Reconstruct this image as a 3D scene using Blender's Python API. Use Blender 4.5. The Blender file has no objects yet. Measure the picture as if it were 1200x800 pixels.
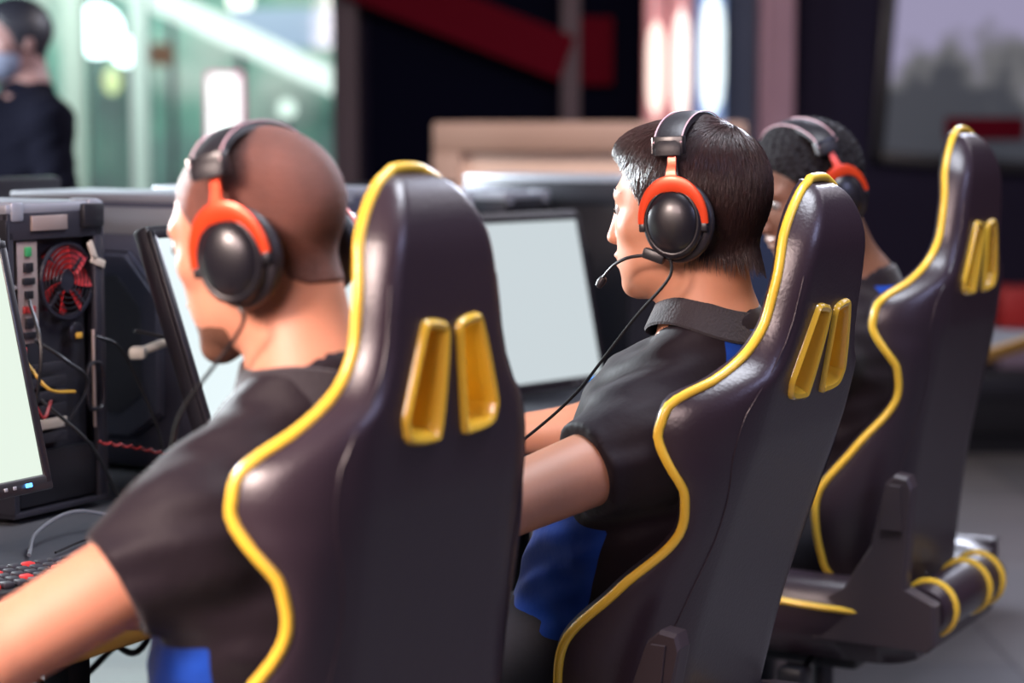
import bpy, bmesh, math, random
import numpy as np
from mathutils import Vector, Matrix, Euler
random.seed(4); rng = np.random.default_rng(7)
S = bpy.context.scene
COL = S.collection
R_ = math.radians

# ------------------------------------------------------------------ materials
def mat(name, color, rough=.5, metal=0., spec=.5, bump=0., bscale=60., emit=None, estr=0., sss=0., coat=0., sheen=0., aniso=0., var=0., vscale=20.):
    m = bpy.data.materials.new(name); m.use_nodes = True
    nt = m.node_tree; b = nt.nodes['Principled BSDF']
    b.inputs['Base Color'].default_value = (*color, 1)
    b.inputs['Roughness'].default_value = rough
    b.inputs['Metallic'].default_value = metal
    b.inputs['Specular IOR Level'].default_value = spec
    if sss:
        b.inputs['Subsurface Weight'].default_value = sss
        b.inputs['Subsurface Radius'].default_value = (.012, .005, .003)
        b.inputs['Subsurface Scale'].default_value = 1.0
    if coat:
        b.inputs['Coat Weight'].default_value = coat; b.inputs['Coat Roughness'].default_value = .12
    if sheen:
        b.inputs['Sheen Weight'].default_value = sheen
    if emit:
        b.inputs['Emission Color'].default_value = (*emit, 1); b.inputs['Emission Strength'].default_value = estr
    if bump or var:
        tc = nt.nodes.new('ShaderNodeTexCoord')
    if bump:
        n = nt.nodes.new('ShaderNodeTexNoise'); n.inputs['Scale'].default_value = bscale; n.inputs['Detail'].default_value = 4
        nt.links.new(tc.outputs['Object'], n.inputs['Vector'])
        bp = nt.nodes.new('ShaderNodeBump'); bp.inputs['Strength'].default_value = bump; bp.inputs['Distance'].default_value = .004
        nt.links.new(n.outputs['Fac'], bp.inputs['Height']); nt.links.new(bp.outputs['Normal'], b.inputs['Normal'])
    if var:
        n2 = nt.nodes.new('ShaderNodeTexNoise'); n2.inputs['Scale'].default_value = vscale; n2.inputs['Detail'].default_value = 3
        nt.links.new(tc.outputs['Object'], n2.inputs['Vector'])
        mx = nt.nodes.new('ShaderNodeMix'); mx.data_type = 'RGBA'
        mx.inputs['A'].default_value = (*[c * (1 - var) for c in color], 1)
        mx.inputs['B'].default_value = (*[min(1, c * (1 + var)) for c in color], 1)
        nt.links.new(n2.outputs['Fac'], mx.inputs['Factor']); nt.links.new(mx.outputs['Result'], b.inputs['Base Color'])
    return m

def two_tone(name, blk, blu):
    m = mat(name, blk, .62, bump=.7, bscale=22, sheen=.12, spec=.18); nt = m.node_tree; b = nt.nodes['Principled BSDF']
    a = nt.nodes.new('ShaderNodeAttribute'); a.attribute_name = 'panel'; mr = nt.nodes.new('ShaderNodeMapRange'); mr.inputs['From Min'].default_value = -.0006; mr.inputs['From Max'].default_value = .0006
    mx = nt.nodes.new('ShaderNodeMix'); mx.data_type = 'RGBA'; mx.inputs['A'].default_value = (*blk, 1); mx.inputs['B'].default_value = (*blu, 1)
    nt.links.new(a.outputs['Fac'], mr.inputs['Value']); nt.links.new(mr.outputs['Result'], mx.inputs['Factor']); nt.links.new(mx.outputs['Result'], b.inputs['Base Color'])
    return m
M = dict(
    leather=mat('black_leatherette', (.034, .022, .031), .33, bump=.12, bscale=220, spec=.6),
    piping=mat('yellow_piping', (.90, .56, .05), .35, bump=.05, bscale=300, coat=.3),
    trim=mat('yellow_plastic', (.92, .56, .05), .22, coat=.6),
    plastic=mat('brown_black_plastic', (.060, .044, .050), .45, bump=.03, bscale=400),
    black=mat('black_plastic', (.012, .012, .016), .38),
    gloss=mat('gloss_black', (.010, .009, .013), .34, coat=.15),
    gmetal=mat('dark_metal', (.05, .05, .06), .35, metal=.8),
    steel=mat('grey_steel', (.42, .43, .46), .38, metal=.7),
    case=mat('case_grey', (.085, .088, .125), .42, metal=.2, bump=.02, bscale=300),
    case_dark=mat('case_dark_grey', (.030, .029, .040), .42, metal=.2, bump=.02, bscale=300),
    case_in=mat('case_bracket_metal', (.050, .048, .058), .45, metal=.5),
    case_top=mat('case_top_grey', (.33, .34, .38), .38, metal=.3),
    beige=mat('port_plate_metal', (.42, .33, .30), .45, metal=.5),
    redfan=mat('red_fan_plastic', (.35, .015, .02), .35, emit=(.9, .05, .04), estr=.05),
    fandark=mat('fan_dark', (.02, .02, .03), .4),
    redled=mat('red_key', (.25, .01, .015), .4, emit=(1, .08, .06), estr=.35),
    key=mat('black_key', (.02, .02, .028), .45),
    blueled=mat('blue_led', (.05, .3, .9), .3, emit=(.1, .4, 1), estr=3),
    desk=mat('desk_laminate', (.085, .088, .098), .38, bump=.02, bscale=200, var=.12, vscale=60),
    edge=mat('desk_edge_wood', (.42, .22, .04), .45, var=.15, vscale=15),
    skin=mat('skin_light', (.53, .24, .145), .54, sss=.12, bump=.03, bscale=300, var=.06, vscale=30),
    skin1=mat('skin_ruddy', (.58, .25, .155), .54, sss=.12, bump=.03, bscale=300, var=.08, vscale=25),
    skin3=mat('skin_brown', (.22, .10, .065), .42, sss=.08, bump=.03, bscale=300),
    shirt=two_tone('polo_cloth', (.013, .008, .013), (.008, .060, .40)),
    blue=mat('blue_shirt_cloth', (.010, .075, .42), .6, bump=.2, bscale=38, sheen=.1, spec=.35),
    collar=mat('ribbed_collar', (.026, .021, .028), .8, bump=.5, bscale=260, sheen=.2),
    trouser=mat('dark_trouser_cloth', (.010, .010, .018), .75, bump=.25, bscale=30),
    shoe=mat('shoe_black', (.02, .02, .024), .5),
    hair=mat('dark_brown_hair', (.034, .013, .012), .36, spec=.55, var=.5, vscale=90),
    hair1=mat('short_ginger_hair', (.155, .055, .038), .62, bump=.9, bscale=420, var=.6, vscale=22),
    hair3=mat('black_curly_hair', (.012, .010, .012), .8, spec=.2, bump=1.0, bscale=120),
    beard=mat('ginger_beard', (.16, .065, .035), .7, bump=1.0, bscale=380, var=.3, vscale=60),
    eye=mat('eye_white', (.36, .33, .32), .3), iris=mat('iris_dark', (.02, .012, .01), .15),
    lip=mat('lip', (.45, .17, .14), .4),
    band=mat('headband_leather', (.014, .012, .016), .48, bump=.1, bscale=200),
    orange=mat('orange_metal', (.78, .065, .015), .34, metal=.35, coat=.2),
    cushion=mat('ear_cushion', (.016, .013, .018), .45, bump=.1, bscale=200),
    stitch=mat('pink_stitch', (.75, .45, .50), .5),
    silver=mat('silver_edge', (.7, .7, .72), .25, metal=.8),
    cable=mat('cable_black', (.010, .010, .012), .4),
    redwire=mat('red_wire', (.35, .03, .03), .45), yelwire=mat('yellow_wire', (.6, .33, .04), .45),
    mesh=mat('perforated_mesh', (.030, .030, .045), .5, bump=1.0, bscale=500), strap=mat('strap_grey', (.50, .49, .44), .5),
    label=mat('pale_label', (.5, .42, .34), .6),
    green=mat('port_green', (.04, .28, .10), .4),
)
def screen_mat(name, col, s):
    return mat(name, (.02, .02, .02), .25, emit=col, estr=s)
SCR = [screen_mat('screen_pale_green', (.80, .92, .80), .98), screen_mat('screen_white', (.80, .93, .95), 1.0),
       screen_mat('screen_grey', (.62, .70, .73), .95), screen_mat('screen_dim', (.02, .035, .09), .6)]

# ------------------------------------------------------------------ mesh helpers
class MB:
    def __init__(s): s.v = []; s.f = []; s.m = []
    def add(s, vs, fs, mi=0):
        o = len(s.v); s.v += [tuple(v) for v in vs]; s.f += [tuple(i + o for i in f) for f in fs]; s.m += [mi] * len(fs); return s
    def box(s, c, d, r=0., rot=None, seg=2, mi=0):
        bm = bmesh.new(); bmesh.ops.create_cube(bm, size=1.0)
        bmesh.ops.scale(bm, vec=d, verts=bm.verts)
        if r > 0: bmesh.ops.bevel(bm, geom=list(bm.edges), offset=min(r, min(d) * .49), segments=seg, affect='EDGES', profile=.5)
        mt = Matrix.Translation(c) @ (rot.to_matrix().to_4x4() if rot is not None else Matrix())
        bmesh.ops.transform(bm, matrix=mt, verts=bm.verts)
        bm.verts.index_update()
        s.add([v.co[:] for v in bm.verts], [[v.index for v in f.verts] for f in bm.faces], mi); bm.free(); return s
    def tube(s, pts, r, n=8, mi=0, flat=1., closed=False, up=None):
        P = [Vector(p) for p in pts]; N = len(P); rr = r if hasattr(r, '__len__') else [r] * N
        T = []
        for i in range(N):
            a = P[(i - 1) % N] if (i or closed) else P[0]; b = P[(i + 1) % N] if (i < N - 1 or closed) else P[-1]
            T.append((b - a).normalized())
        u = Vector(up) if up else Vector((0, 0, 1))
        if abs(u.dot(T[0])) > .95: u = Vector((1, 0, 0))
        u = (u - T[0] * u.dot(T[0])).normalized()
        vs = []; fs = []
        for i in range(N):
            if up: u = Vector(up)
            u = (u - T[i] * u.dot(T[i])).normalized(); w = T[i].cross(u)
            for k in range(n):
                a = 2 * math.pi * k / n
                vs.append(P[i] + (u * math.cos(a) * flat + w * math.sin(a)) * rr[i])
        for i in range(N if closed else N - 1):
            j = (i + 1) % N
            for k in range(n):
                k2 = (k + 1) % n
                fs.append((i * n + k, i * n + k2, j * n + k2, j * n + k))
        if not closed:
            fs.append(tuple(range(n))[::-1]); fs.append(tuple((N - 1) * n + k for k in range(n)))
        return s.add(vs, fs, mi)
    def loft(s, loops, closed=True, cap=True, mi=0, ringclose=False):
        n = len(loops[0]); vs = [p for l in loops for p in l]; fs = []
        L = len(loops)
        for i in range(L if ringclose else L - 1):
            j = (i + 1) % L
            for k in range(n if closed else n - 1):
                k2 = (k + 1) % n
                fs.append((i * n + k, i * n + k2, j * n + k2, j * n + k))
        if cap and not ringclose:
            fs.append(tuple(range(n))[::-1]); fs.append(tuple((L - 1) * n + k for k in range(n)))
        return s.add(vs, fs, mi)
    def lathe(s, prof, n=32, M4=None, mi=0, sx=1., sy=1.):
        # prof list of (radius, z)
        vs = []; fs = []
        for r, z in prof:
            for k in range(n):
                a = 2 * math.pi * k / n; vs.append(Vector((r * math.cos(a) * sx, r * math.sin(a) * sy, z)))
        for i in range(len(prof) - 1):
            for k in range(n):
                k2 = (k + 1) % n; fs.append((i * n + k, i * n + k2, (i + 1) * n + k2, (i + 1) * n + k))
        fs.append(tuple(range(n))[::-1]); fs.append(tuple((len(prof) - 1) * n + k for k in range(n)))
        if M4 is not None: vs = [M4 @ v for v in vs]
        return s.add(vs, fs, mi)
    def prism(s, poly, x0, x1, axis='x', mi=0, chamfer=0.):
        # poly in the two other axes
        def p3(a, b, t): return {'x': (t, a, b), 'y': (a, t, b), 'z': (a, b, t)}[axis]
        l0 = [p3(a, b, x0) for a, b in poly]; l1 = [p3(a, b, x1) for a, b in poly]
        if chamfer:
            cx = sum(a for a, b in poly) / len(poly); cy = sum(b for a, b in poly) / len(poly)
            def sh(a, b):
                d = math.hypot(a - cx, b - cy); k = max(0, 1 - chamfer / d); return (cx + (a - cx) * k, cy + (b - cy) * k)
            sg = 1 if x1 > x0 else -1
            loops = [[p3(*sh(a, b), x0) for a, b in poly], [p3(a, b, x0 + sg * chamfer) for a, b in poly], [p3(a, b, x1 - sg * chamfer) for a, b in poly], [p3(*sh(a, b), x1) for a, b in poly]]
            return s.loft(loops, mi=mi)
        return s.loft([l0, l1], mi=mi)
    def build(s, name, mats, parent=None, smooth=True, loc=None, rot=None, fixn=True, angle=40):
        me = bpy.data.meshes.new(name); me.from_pydata(s.v, [], s.f)
        mats = mats if isinstance(mats, (list, tuple)) else [mats]
        for m in mats: me.materials.append(m)
        if len(mats) > 1: me.polygons.foreach_set('material_index', s.m)
        if fixn:
            bm = bmesh.new(); bm.from_mesh(me); bmesh.ops.recalc_face_normals(bm, faces=bm.faces); bm.to_mesh(me); bm.free()
        if smooth:
            me.polygons.foreach_set('use_smooth', [True] * len(me.polygons))
            me.set_sharp_from_angle(angle=R_(angle))
        me.update()
        o = bpy.data.objects.new(name, me); COL.objects.link(o)
        if parent: o.parent = parent
        if loc is not None: o.location = loc
        if rot is not None: o.rotation_euler = rot
        return o

def tag(o, label=None, cat=None, group=None, kind=None):
    if label: o['label'] = label
    if cat: o['category'] = cat
    if group: o['group'] = group
    if kind: o['kind'] = kind
    return o
def empty(name, loc, rz, label, cat, group=None):
    o = bpy.data.objects.new(name, None); COL.objects.link(o); o.empty_display_size = .05
    o.location = loc; o.rotation_euler = (0, 0, rz); return tag(o, label, cat, group)
def kids(o): return [c for c in COL.objects if c.parent == o]
def copy_tree(o, parent=None):
    c = o.copy(); COL.objects.link(c); c.parent = parent
    for ch in kids(o): copy_tree(ch, c)
    return c
def spline(pts, n=12, closed=False):
    P = [np.array(p, float) for p in pts]; N = len(P); out = []
    for i in range(N if closed else N - 1):
        p0 = P[(i - 1) % N] if (closed or i) else 2 * P[0] - P[1]
        p1 = P[i]; p2 = P[(i + 1) % N]
        p3 = P[(i + 2) % N] if (closed or i < N - 2) else 2 * P[-1] - P[-2]
        for k in range(n):
            t = k / n
            out.append(tuple(.5 * ((2 * p1) + (-p0 + p2) * t + (2 * p0 - 5 * p1 + 4 * p2 - p3) * t * t + (-p0 + 3 * p1 - 3 * p2 + p3) * t ** 3)))
    if not closed: out.append(tuple(P[-1]))
    return out

# ------------------------------------------------------------------ frames of the place
CAM_H = 1.33
ORG = np.array((-.265, 2.149))            # floor point below the nearest player's head
RX = np.array((.5, .8660254)); FX = np.array((-.8660254, .5))
def W(xl, yl, z=0.):                       # row frame -> world (row runs along RX, players look along FX)
    p = ORG + RX * xl + FX * yl
    return Vector((p[0], p[1], z))
RZ = R_(60)

# ------------------------------------------------------------------ implicit surfaces
def smin(a, b, k):
    h = np.clip(.5 + .5 * (b - a) / k, 0, 1); return b * (1 - h) + a * h - k * h * (1 - h)
def smax(a, b, k): return -smin(-a, -b, k)
def ell(X, Y, Z, c, r):
    x = (X - c[0]) / r[0]; y = (Y - c[1]) / r[1]; z = (Z - c[2]) / r[2]
    k0 = np.sqrt(x * x + y * y + z * z); k1 = np.sqrt((x / r[0]) ** 2 + (y / r[1]) ** 2 + (z / r[2]) ** 2) + 1e-9
    return k0 * (k0 - 1) / k1
def cone(X, Y, Z, a, b, ra, rb, sc=(1, 1, 1)):
    sc = np.array(sc, float); a = np.array(a) / sc; b = np.array(b) / sc
    d = b - a; L2 = d @ d
    px = X / sc[0] - a[0]; py = Y / sc[1] - a[1]; pz = Z / sc[2] - a[2]
    h = np.clip((px * d[0] + py * d[1] + pz * d[2]) / L2, 0, 1)
    return (np.sqrt((px - d[0] * h) ** 2 + (py - d[1] * h) ** 2 + (pz - d[2] * h) ** 2) - (ra + (rb - ra) * h)) * min(sc)
class Field:
    def __init__(s, xs, ys, zs): s.xs, s.ys, s.zs = xs, ys, zs; s.F = np.full((len(xs), len(ys), len(zs)), 1., np.float32)
    def op(s, fn, c, rad, k=.01, mode='u', Mi=None):
        lo = np.array(c) - rad - k - .03; hi = np.array(c) + rad + k + .03
        ix = [slice(max(0, np.searchsorted(A, l) - 1), min(len(A), np.searchsorted(A, h) + 1)) for A, l, h in zip((s.xs, s.ys, s.zs), lo, hi)]
        X = s.xs[ix[0]][:, None, None]; Y = s.ys[ix[1]][None, :, None]; Z = s.zs[ix[2]][None, None, :]
        if Mi is not None:
            X, Y, Z = [Mi[i][0] * X + Mi[i][1] * Y + Mi[i][2] * Z + Mi[i][3] for i in range(3)]
        d = fn(X, Y, Z); sub = s.F[tuple(ix)]
        if mode == 'u': r = smin(sub, d, k)
        elif mode == 's': r = smax(sub, -d, k)
        else: r = smax(sub, d, k)
        s.F[tuple(ix)] = r
    def mesh(s):
        F = s.F; xs, ys, zs = s.xs, s.ys, s.zs
        ins = F < 0; c = np.zeros(tuple(n - 1 for n in F.shape), np.int8)
        offs = [(i, j, k) for i in (0, 1) for j in (0, 1) for k in (0, 1)]
        nx, ny, nz = c.shape
        for i, j, k in offs: c += ins[i:i + nx, j:j + ny, k:k + nz]
        act = (c > 0) & (c < 8); I, J, K = np.nonzero(act)
        idx = np.full(c.shape, -1, np.int64); idx[I, J, K] = np.arange(len(I))
        acc = np.zeros((len(I), 3)); cnt = np.zeros(len(I))
        for a in offs:
            for ax in range(3):
                if a[ax]: continue
                b = list(a); b[ax] = 1
                fa = F[I + a[0], J + a[1], K + a[2]]; fb = F[I + b[0], J + b[1], K + b[2]]
                m = (fa < 0) != (fb < 0); t = np.where(m, fa / np.where(m, fa - fb, 1), 0)
                pa = np.stack([xs[I + a[0]], ys[J + a[1]], zs[K + a[2]]], 1); pb = np.stack([xs[I + b[0]], ys[J + b[1]], zs[K + b[2]]], 1)
                acc += np.where(m[:, None], pa + (pb - pa) * t[:, None], 0); cnt += m
        V = acc / cnt[:, None]
        faces = []
        for ax in range(3):
            u, v = [(1, 2), (2, 0), (0, 1)][ax]
            sl0 = [slice(None)] * 3; sl1 = [slice(None)] * 3
            sl0[ax] = slice(0, F.shape[ax] - 1); sl1[ax] = slice(1, None)
            a = ins[tuple(sl0)]; b = ins[tuple(sl1)]
            P = np.array(np.nonzero(a != b)).T
            ok = np.ones(len(P), bool)
            for q in (u, v): ok &= (P[:, q] > 0) & (P[:, q] < F.shape[q] - 1)
            P = P[ok]
            if not len(P): continue
            def g(du, dv):
                Q = P.copy(); Q[:, u] -= du; Q[:, v] -= dv; return idx[Q[:, 0], Q[:, 1], Q[:, 2]]
            q = np.stack([g(1, 1), g(0, 1), g(0, 0), g(1, 0)], 1)
            fl = ~a[P[:, 0], P[:, 1], P[:, 2]]
            q[fl] = q[fl][:, ::-1]; faces.append(q)
        return V, np.concatenate(faces)
def np_obj(name, V, Fc, mats, parent=None, mi=None, relax=1):
    if relax:
        for _ in range(relax):
            e = np.concatenate([Fc[:, [0, 1]], Fc[:, [1, 2]], Fc[:, [2, 3]], Fc[:, [3, 0]]])
            s = np.zeros_like(V); n = np.zeros(len(V))
            for a, b in ((0, 1), (1, 0)):
                for q in range(3): s[:, q] += np.bincount(e[:, a], V[e[:, b], q], len(V))
                n += np.bincount(e[:, a], minlength=len(V))
            V = V * .5 + .5 * s / np.maximum(n, 1)[:, None]
    me = bpy.data.meshes.new(name)
    me.vertices.add(len(V)); me.vertices.foreach_set('co', V.astype(np.float32).ravel())
    me.loops.add(Fc.size); me.loops.foreach_set('vertex_index', Fc.astype(np.int32).ravel())
    me.polygons.add(len(Fc)); me.polygons.foreach_set('loop_start', np.arange(0, Fc.size, Fc.shape[1], dtype=np.int32))
    mats = mats if isinstance(mats, (list, tuple)) else [mats]
    for m in mats: me.materials.append(m)
    me.update(calc_edges=True); me.validate()
    if mi is not None: me.polygons.foreach_set('material_index', mi(V[Fc].mean(1)).astype(np.int32))
    me.polygons.foreach_set('use_smooth', [True] * len(me.polygons)); me.update()
    o = bpy.data.objects.new(name, me); COL.objects.link(o)
    if parent: o.parent = parent
    return o
def axis(lo, hi, coarse, fine=()):
    out = [lo]; x = lo
    while x < hi:
        st = coarse
        for a, b, f in fine:
            if a <= x < b: st = min(st, f)
        x += st; out.append(x)
    return np.array(out)

# ------------------------------------------------------------------ people
HAIRLINE = dict(y=[-.13, -.07, -.045, -.02, .008, .024, .036, .052, .068, .085, .12], z=[-.066, -.064, -.052, -.015, -.025, -.012, .020, .046, .068, .080, .084])
def head_prims(nose=1.):
    E = lambda c, r: (lambda X, Y, Z: ell(X, Y, Z, c, r))
    C = lambda a, b, ra, rb, sc=(1, 1, 1): (lambda X, Y, Z: cone(X, Y, Z, a, b, ra, rb, sc))
    L = [('u', E((0, -.011, .030), (.074, .092, .081)), (0, -.014, .03), .1, .01),
         ('u', E((0, .030, -.025), (.058, .060, .080)), (0, .03, -.025), .09, .03),
         ('u', E((0, .030, -.072), (.047, .052, .036)), (0, .03, -.07), .07, .03),
         ('u', E((0, .068, -.097), (.017, .016, .014)), (0, .068, -.097), .03, .02),
         ('u', E((0, .072, .024), (.042, .017, .012)), (0, .072, .024), .05, .015)]
    for s in (-1, 1):
        L += [('u', E((s * .040, .052, -.018), (.020, .022, .018)), (s * .04, .052, -.018), .03, .015),
              ('s', E((s * .030, .097, .006), (.015, .013, .011)), (s * .03, .097, .006), .02, .010),
              ('u', E((s * .0775, -.012, -.005), (.008, .018, .030)), (s * .0775, -.012, -.005), .04, .006)]
    L += [('u', C((0, .084, .012), (0, .097 * nose, -.028), .007, .0085), (0, .095, -.005), .03, .010),
          ('u', E((0, .095 * nose, -.033), (.014, .011, .008)), (0, .094, -.033), .02, .006),
          ('u', E((0, .086, -.055), (.021, .010, .0055)), (0, .086, -.055), .03, .005),
          ('u', E((0, .083, -.067), (.018, .011, .0065)), (0, .083, -.067), .03, .005),
          ('s', E((0, .096, -.0610), (.020, .006, .0016)), (0, .096, -.061), .025, .003),
          ('s', E((0, .092, -.081), (.016, .008, .005)), (0, .092, -.081), .025, .008)]
    return L
def person(name, P, skin, hairstyle, label, group, loc, rz, blue=True, mask=False, mats=None, coat=False):
    """P: joints in body space (x right, y forward, z up); returns body object and head matrix."""
    hm = Matrix.Translation(P['head']) @ Matrix.Translation((0, -.03, -.09)) @ Matrix.Rotation(R_(P.get('yaw', 0)), 4, 'Z') @ Matrix.Rotation(R_(-P.get('pitch', 0)), 4, 'X') @ Matrix.Rotation(R_(P.get('roll', 0)), 4, 'Y') @ Matrix.Translation((0, .03, .09))
    hi = hm.inverted(); hmi = [[hi[i][j] for j in range(4)] for i in range(3)]
    hc = hm @ Vector((0, 0, 0))
    q = P.get('q', 1.)
    allp = np.array([P[k] for k in P if isinstance(P[k], (tuple, list)) and len(P[k]) == 3])
    lo = allp.min(0) - .16; hi_ = allp.max(0) + .16; lo[2] = -.01
    hz = P.get('fine', .0028)
    fld = Field(axis(lo[0], hi_[0], .0075 * q, [(hc.x - .115, hc.x + .115, hz)]), axis(lo[1], hi_[1], .0075 * q, [(hc.y - .13, hc.y + .14, hz)]), axis(lo[2], hi_[2], .0075 * q, [(hc.z - .13, hc.z + .15, hz)]))
    def capsule(f, a, b, ra, rb, k=.02, sc=(1, 1, 1), mode='u', grow=0., wr=None):
        a = np.array(a, float); b = np.array(b, float)
        rad = np.linalg.norm(b - a) / 2 + max(ra, rb) * max(sc) + .02
        def fn(X, Y, Z):
            d = cone(X, Y, Z, a, b, ra, rb, sc) - grow
            return d + wr(X, Y, Z) if wr else d
        f.op(fn, (a + b) / 2, rad, k, mode)
    arms = {}
    def limbs(f, grow=0., sleeve=None, wr=None):
        for s in 'LR':
            sh, el, wt = [np.array(P[n + s], float) for n in ('sh', 'el', 'wr')]
            capsule(f, sh, el, .050, .041, .02, grow=grow); capsule(f, el, el * .62 + wt * .38, .041, .043, .02, grow=grow)
            capsule(f, el * .62 + wt * .38, wt, .043, .026, .02, grow=grow)
    def torso(f, grow=0., wr=None):
        nk, ch, be, pe = [np.array(P[n], float) for n in ('neck', 'chest', 'belly', 'pelvis')]
        capsule(f, ch + (0, 0, .005), ch - (0, 0, .05), .130, .135, .04, (1.08, .76, 1), grow=grow, wr=wr)
        capsule(f, ch - (0, 0, .05), be, .135, .122, .05, (1.06, .80, 1), grow=grow, wr=wr)
        capsule(f, be, pe, .122, .140, .05, (1.08, .84, 1), grow=grow, wr=wr)
        capsule(f, nk + (0, 0, -.04), nk + (0, -.004, .0), .060, .0545, .02, grow=grow * .6)
        for s in 'LR':
            sh = np.array(P['sh' + s], float)
            capsule(f, nk + (0, -.005, .0), sh + (0, 0, .012), .042, .048, .035, grow=grow, wr=wr)
            capsule(f, ch + (0, .0, .05), sh, .078, .056, .045, grow=grow, wr=wr)
    def legs(f, grow=0., low=.09):
        for s in 'LR':
            hp, kn, an = [np.array(P[n + s], float) for n in ('hip', 'kn', 'an')]
            capsule(f, hp, kn, .085, .058, .05, grow=grow); capsule(f, kn, an, .056, .036, .02, grow=grow)
    # body
    for mode, fn, c, rad, k in head_prims(P.get('nose', 1.)):
        cc = hm @ Vector(c); fld.op(fn, cc, rad, k, mode, hmi)
    nb = hm @ Vector((0, -.028, -.055))
    capsule(fld, nb, P['neck'], .054, .057, .025); capsule(fld, P['neck'], np.array(P['neck']) + (0, .0, -.06), .058, .07, .04)
    torso(fld); limbs(fld); legs(fld)
    for s in 'LR':
        sg = -1 if s == 'L' else 1
        wt = np.array(P['wr' + s], float); el = np.array(P['el' + s], float)
        d = np.array(P['hand' + s], float) if 'hand' + s in P else wt - el
        d = d / np.linalg.norm(d); up = np.array((0, 0, 1.)) if abs(d[2]) < .8 else np.array((0, 1., 0)); sd = np.cross(d, up); sd /= np.linalg.norm(sd); nu = np.cross(sd, d)
        pc = wt + d * .085
        def palm(X, Y, Z, a=wt + d * .02, b=pc, sd=sd, nu=nu):
            # widen across sd: two capsules
            return np.minimum(cone(X, Y, Z, a + sd * .012, b + sd * .024, .015, .013), np.minimum(cone(X, Y, Z, a, b, .016, .014), cone(X, Y, Z, a - sd * .012, b - sd * .024, .015, .013)))
        fld.op(palm, wt + d * .05, .09, .012)
        for i, (o, ln) in enumerate(((-.030, .062), (-.010, .074), (.010, .070), (.029, .055))):
            k0 = pc + sd * o; k1 = k0 + d * ln * .5 + sd * o * .12 - nu * .004; k2 = k1 + d * ln * .3 - nu * .016; k3 = k2 + d * ln * .12 - nu * .018
            capsule(fld, k0, k1, .0098, .0088, .004); capsule(fld, k1, k2, .0088, .0080, .003); capsule(fld, k2, k3, .0080, .0070, .003)
        t0 = wt + d * .03 - sd * sg * .0 + sd * (-.024 * -sg); t1 = t0 + d * .035 + sd * (.026 * sg) - nu * .006; t2 = t1 + d * .030 + sd * .006 * sg - nu * .004
        capsule(fld, t0, t1, .014, .011, .006); capsule(fld, t1, t2, .011, .0085, .003)
    for s in 'LR':
        an = np.array(P['an' + s], float)
        capsule(fld, an, (an[0], an[1] + .04, .05), .036, .035, .02); capsule(fld, (an[0], an[1] - .04, .05), (an[0], an[1] + .14, .042), .036, .028, .02, (1.1, 1, .9))
    V, Fc = fld.mesh()
    body = np_obj(name, V, Fc, skin); body.location = loc; body.rotation_euler = (0, 0, rz)
    tag(body, label, 'person', group)
    # clothes: shirt
    def wrk(X, Y, Z): return .0018 * np.sin(X * 45 + Z * 85 + 2 * np.sin(Y * 30)) + .0012 * np.sin(Z * 150 + Y * 60 + X * 30)
    zs = axis(P['pelvis'][2] - .16, P['neck'][2] + .12, .0055 * q)
    if coat: zs = axis(.45, P['neck'][2] + .12, .008)
    sf = Field(axis(lo[0], hi_[0], .0055 * q), axis(lo[1], min(hi_[1], .35 if not coat else 9), .0055 * q), zs)
    torso(sf, .011, wrk)
    if coat:
        for s in 'LR':
            capsule(sf, P['pelvis'], (np.array(P['hip' + s]) + P['kn' + s]) / 2, .15, .12, .05, (1, .8, 1))
    nkv = np.array(P['neck'], float)
    for s in 'LR':
        sh, el, wt = [np.array(P[n + s], float) for n in ('sh', 'el', 'wr')]
        fr = P.get('slv', .62)
        if coat:
            capsule(sf, sh, el, .062, .055, .03, grow=.0, wr=wrk); capsule(sf, el, wt, .055, .038, .02, wr=wrk)
            continue
        hem = sh + (el - sh) * (fr + .03)
        capsule(sf, sh, hem, .064, .056, .035, grow=.0, wr=wrk)
        # cut square at the hem, hollow inside
        dv = (el - sh) / np.linalg.norm(el - sh); hp = sh + (el - sh) * fr
        def half(X, Y, Z, hp=hp, dv=dv): return (X - hp[0]) * dv[0] + (Y - hp[1]) * dv[1] + (Z - hp[2]) * dv[2]
        def cutter(X, Y, Z, half=half, sh=sh, el=el, hp=hp): return np.maximum(-half(X, Y, Z), cone(X, Y, Z, hp, el, .085, .085))
        sf.op(cutter, hp, .12, .002, 's')
        capsule(sf, sh + (el - sh) * .45, el, .0475, .046, .003, mode='s')
    def neckcut(X, Y, Z): return cone(X, Y, Z, nkv + (0, .004, -.012), np.array(nb), .0625, .066)
    sf.op(neckcut, nkv, .13, .006, 's')
    if not coat:
        zc = P['pelvis'][2] - .02
        sf.F = smax(sf.F, (zc - sf.zs)[None, None, :], .004).astype(np.float32)
    else: sf.F = smax(sf.F, (.50 - sf.zs)[None, None, :], .004).astype(np.float32)
    sV, sF = sf.mesh()
    def mi(c):
        if not blue: return np.full(len(c), -1.)
        yc = np.interp(c[:, 2], [P['pelvis'][2], P['chest'][2], P['neck'][2]], [P['pelvis'][1], P['chest'][1], P['neck'][1]])
        front = np.minimum.reduce([c[:, 1] - yc - P.get('bluey', .015), .125 + np.clip(P['chest'][2] - .03 - c[:, 2], 0, 1) - np.abs(c[:, 0] - nkv[0]), P['chest'][2] + P.get('bluez', .02) - c[:, 2]])
        for s in 'LR':                      # the sleeves stay black
            sh, el = np.array(P['sh' + s], float), np.array(P['el' + s], float)
            dv = (el - sh) / np.linalg.norm(el - sh); t = np.clip((c - sh) @ dv, -.04, P.get('slv', .6) * np.linalg.norm(el - sh)); dd = np.linalg.norm(c - sh - t[:, None] * dv, axis=1)
            front = np.minimum(front, dd - .074)
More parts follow.
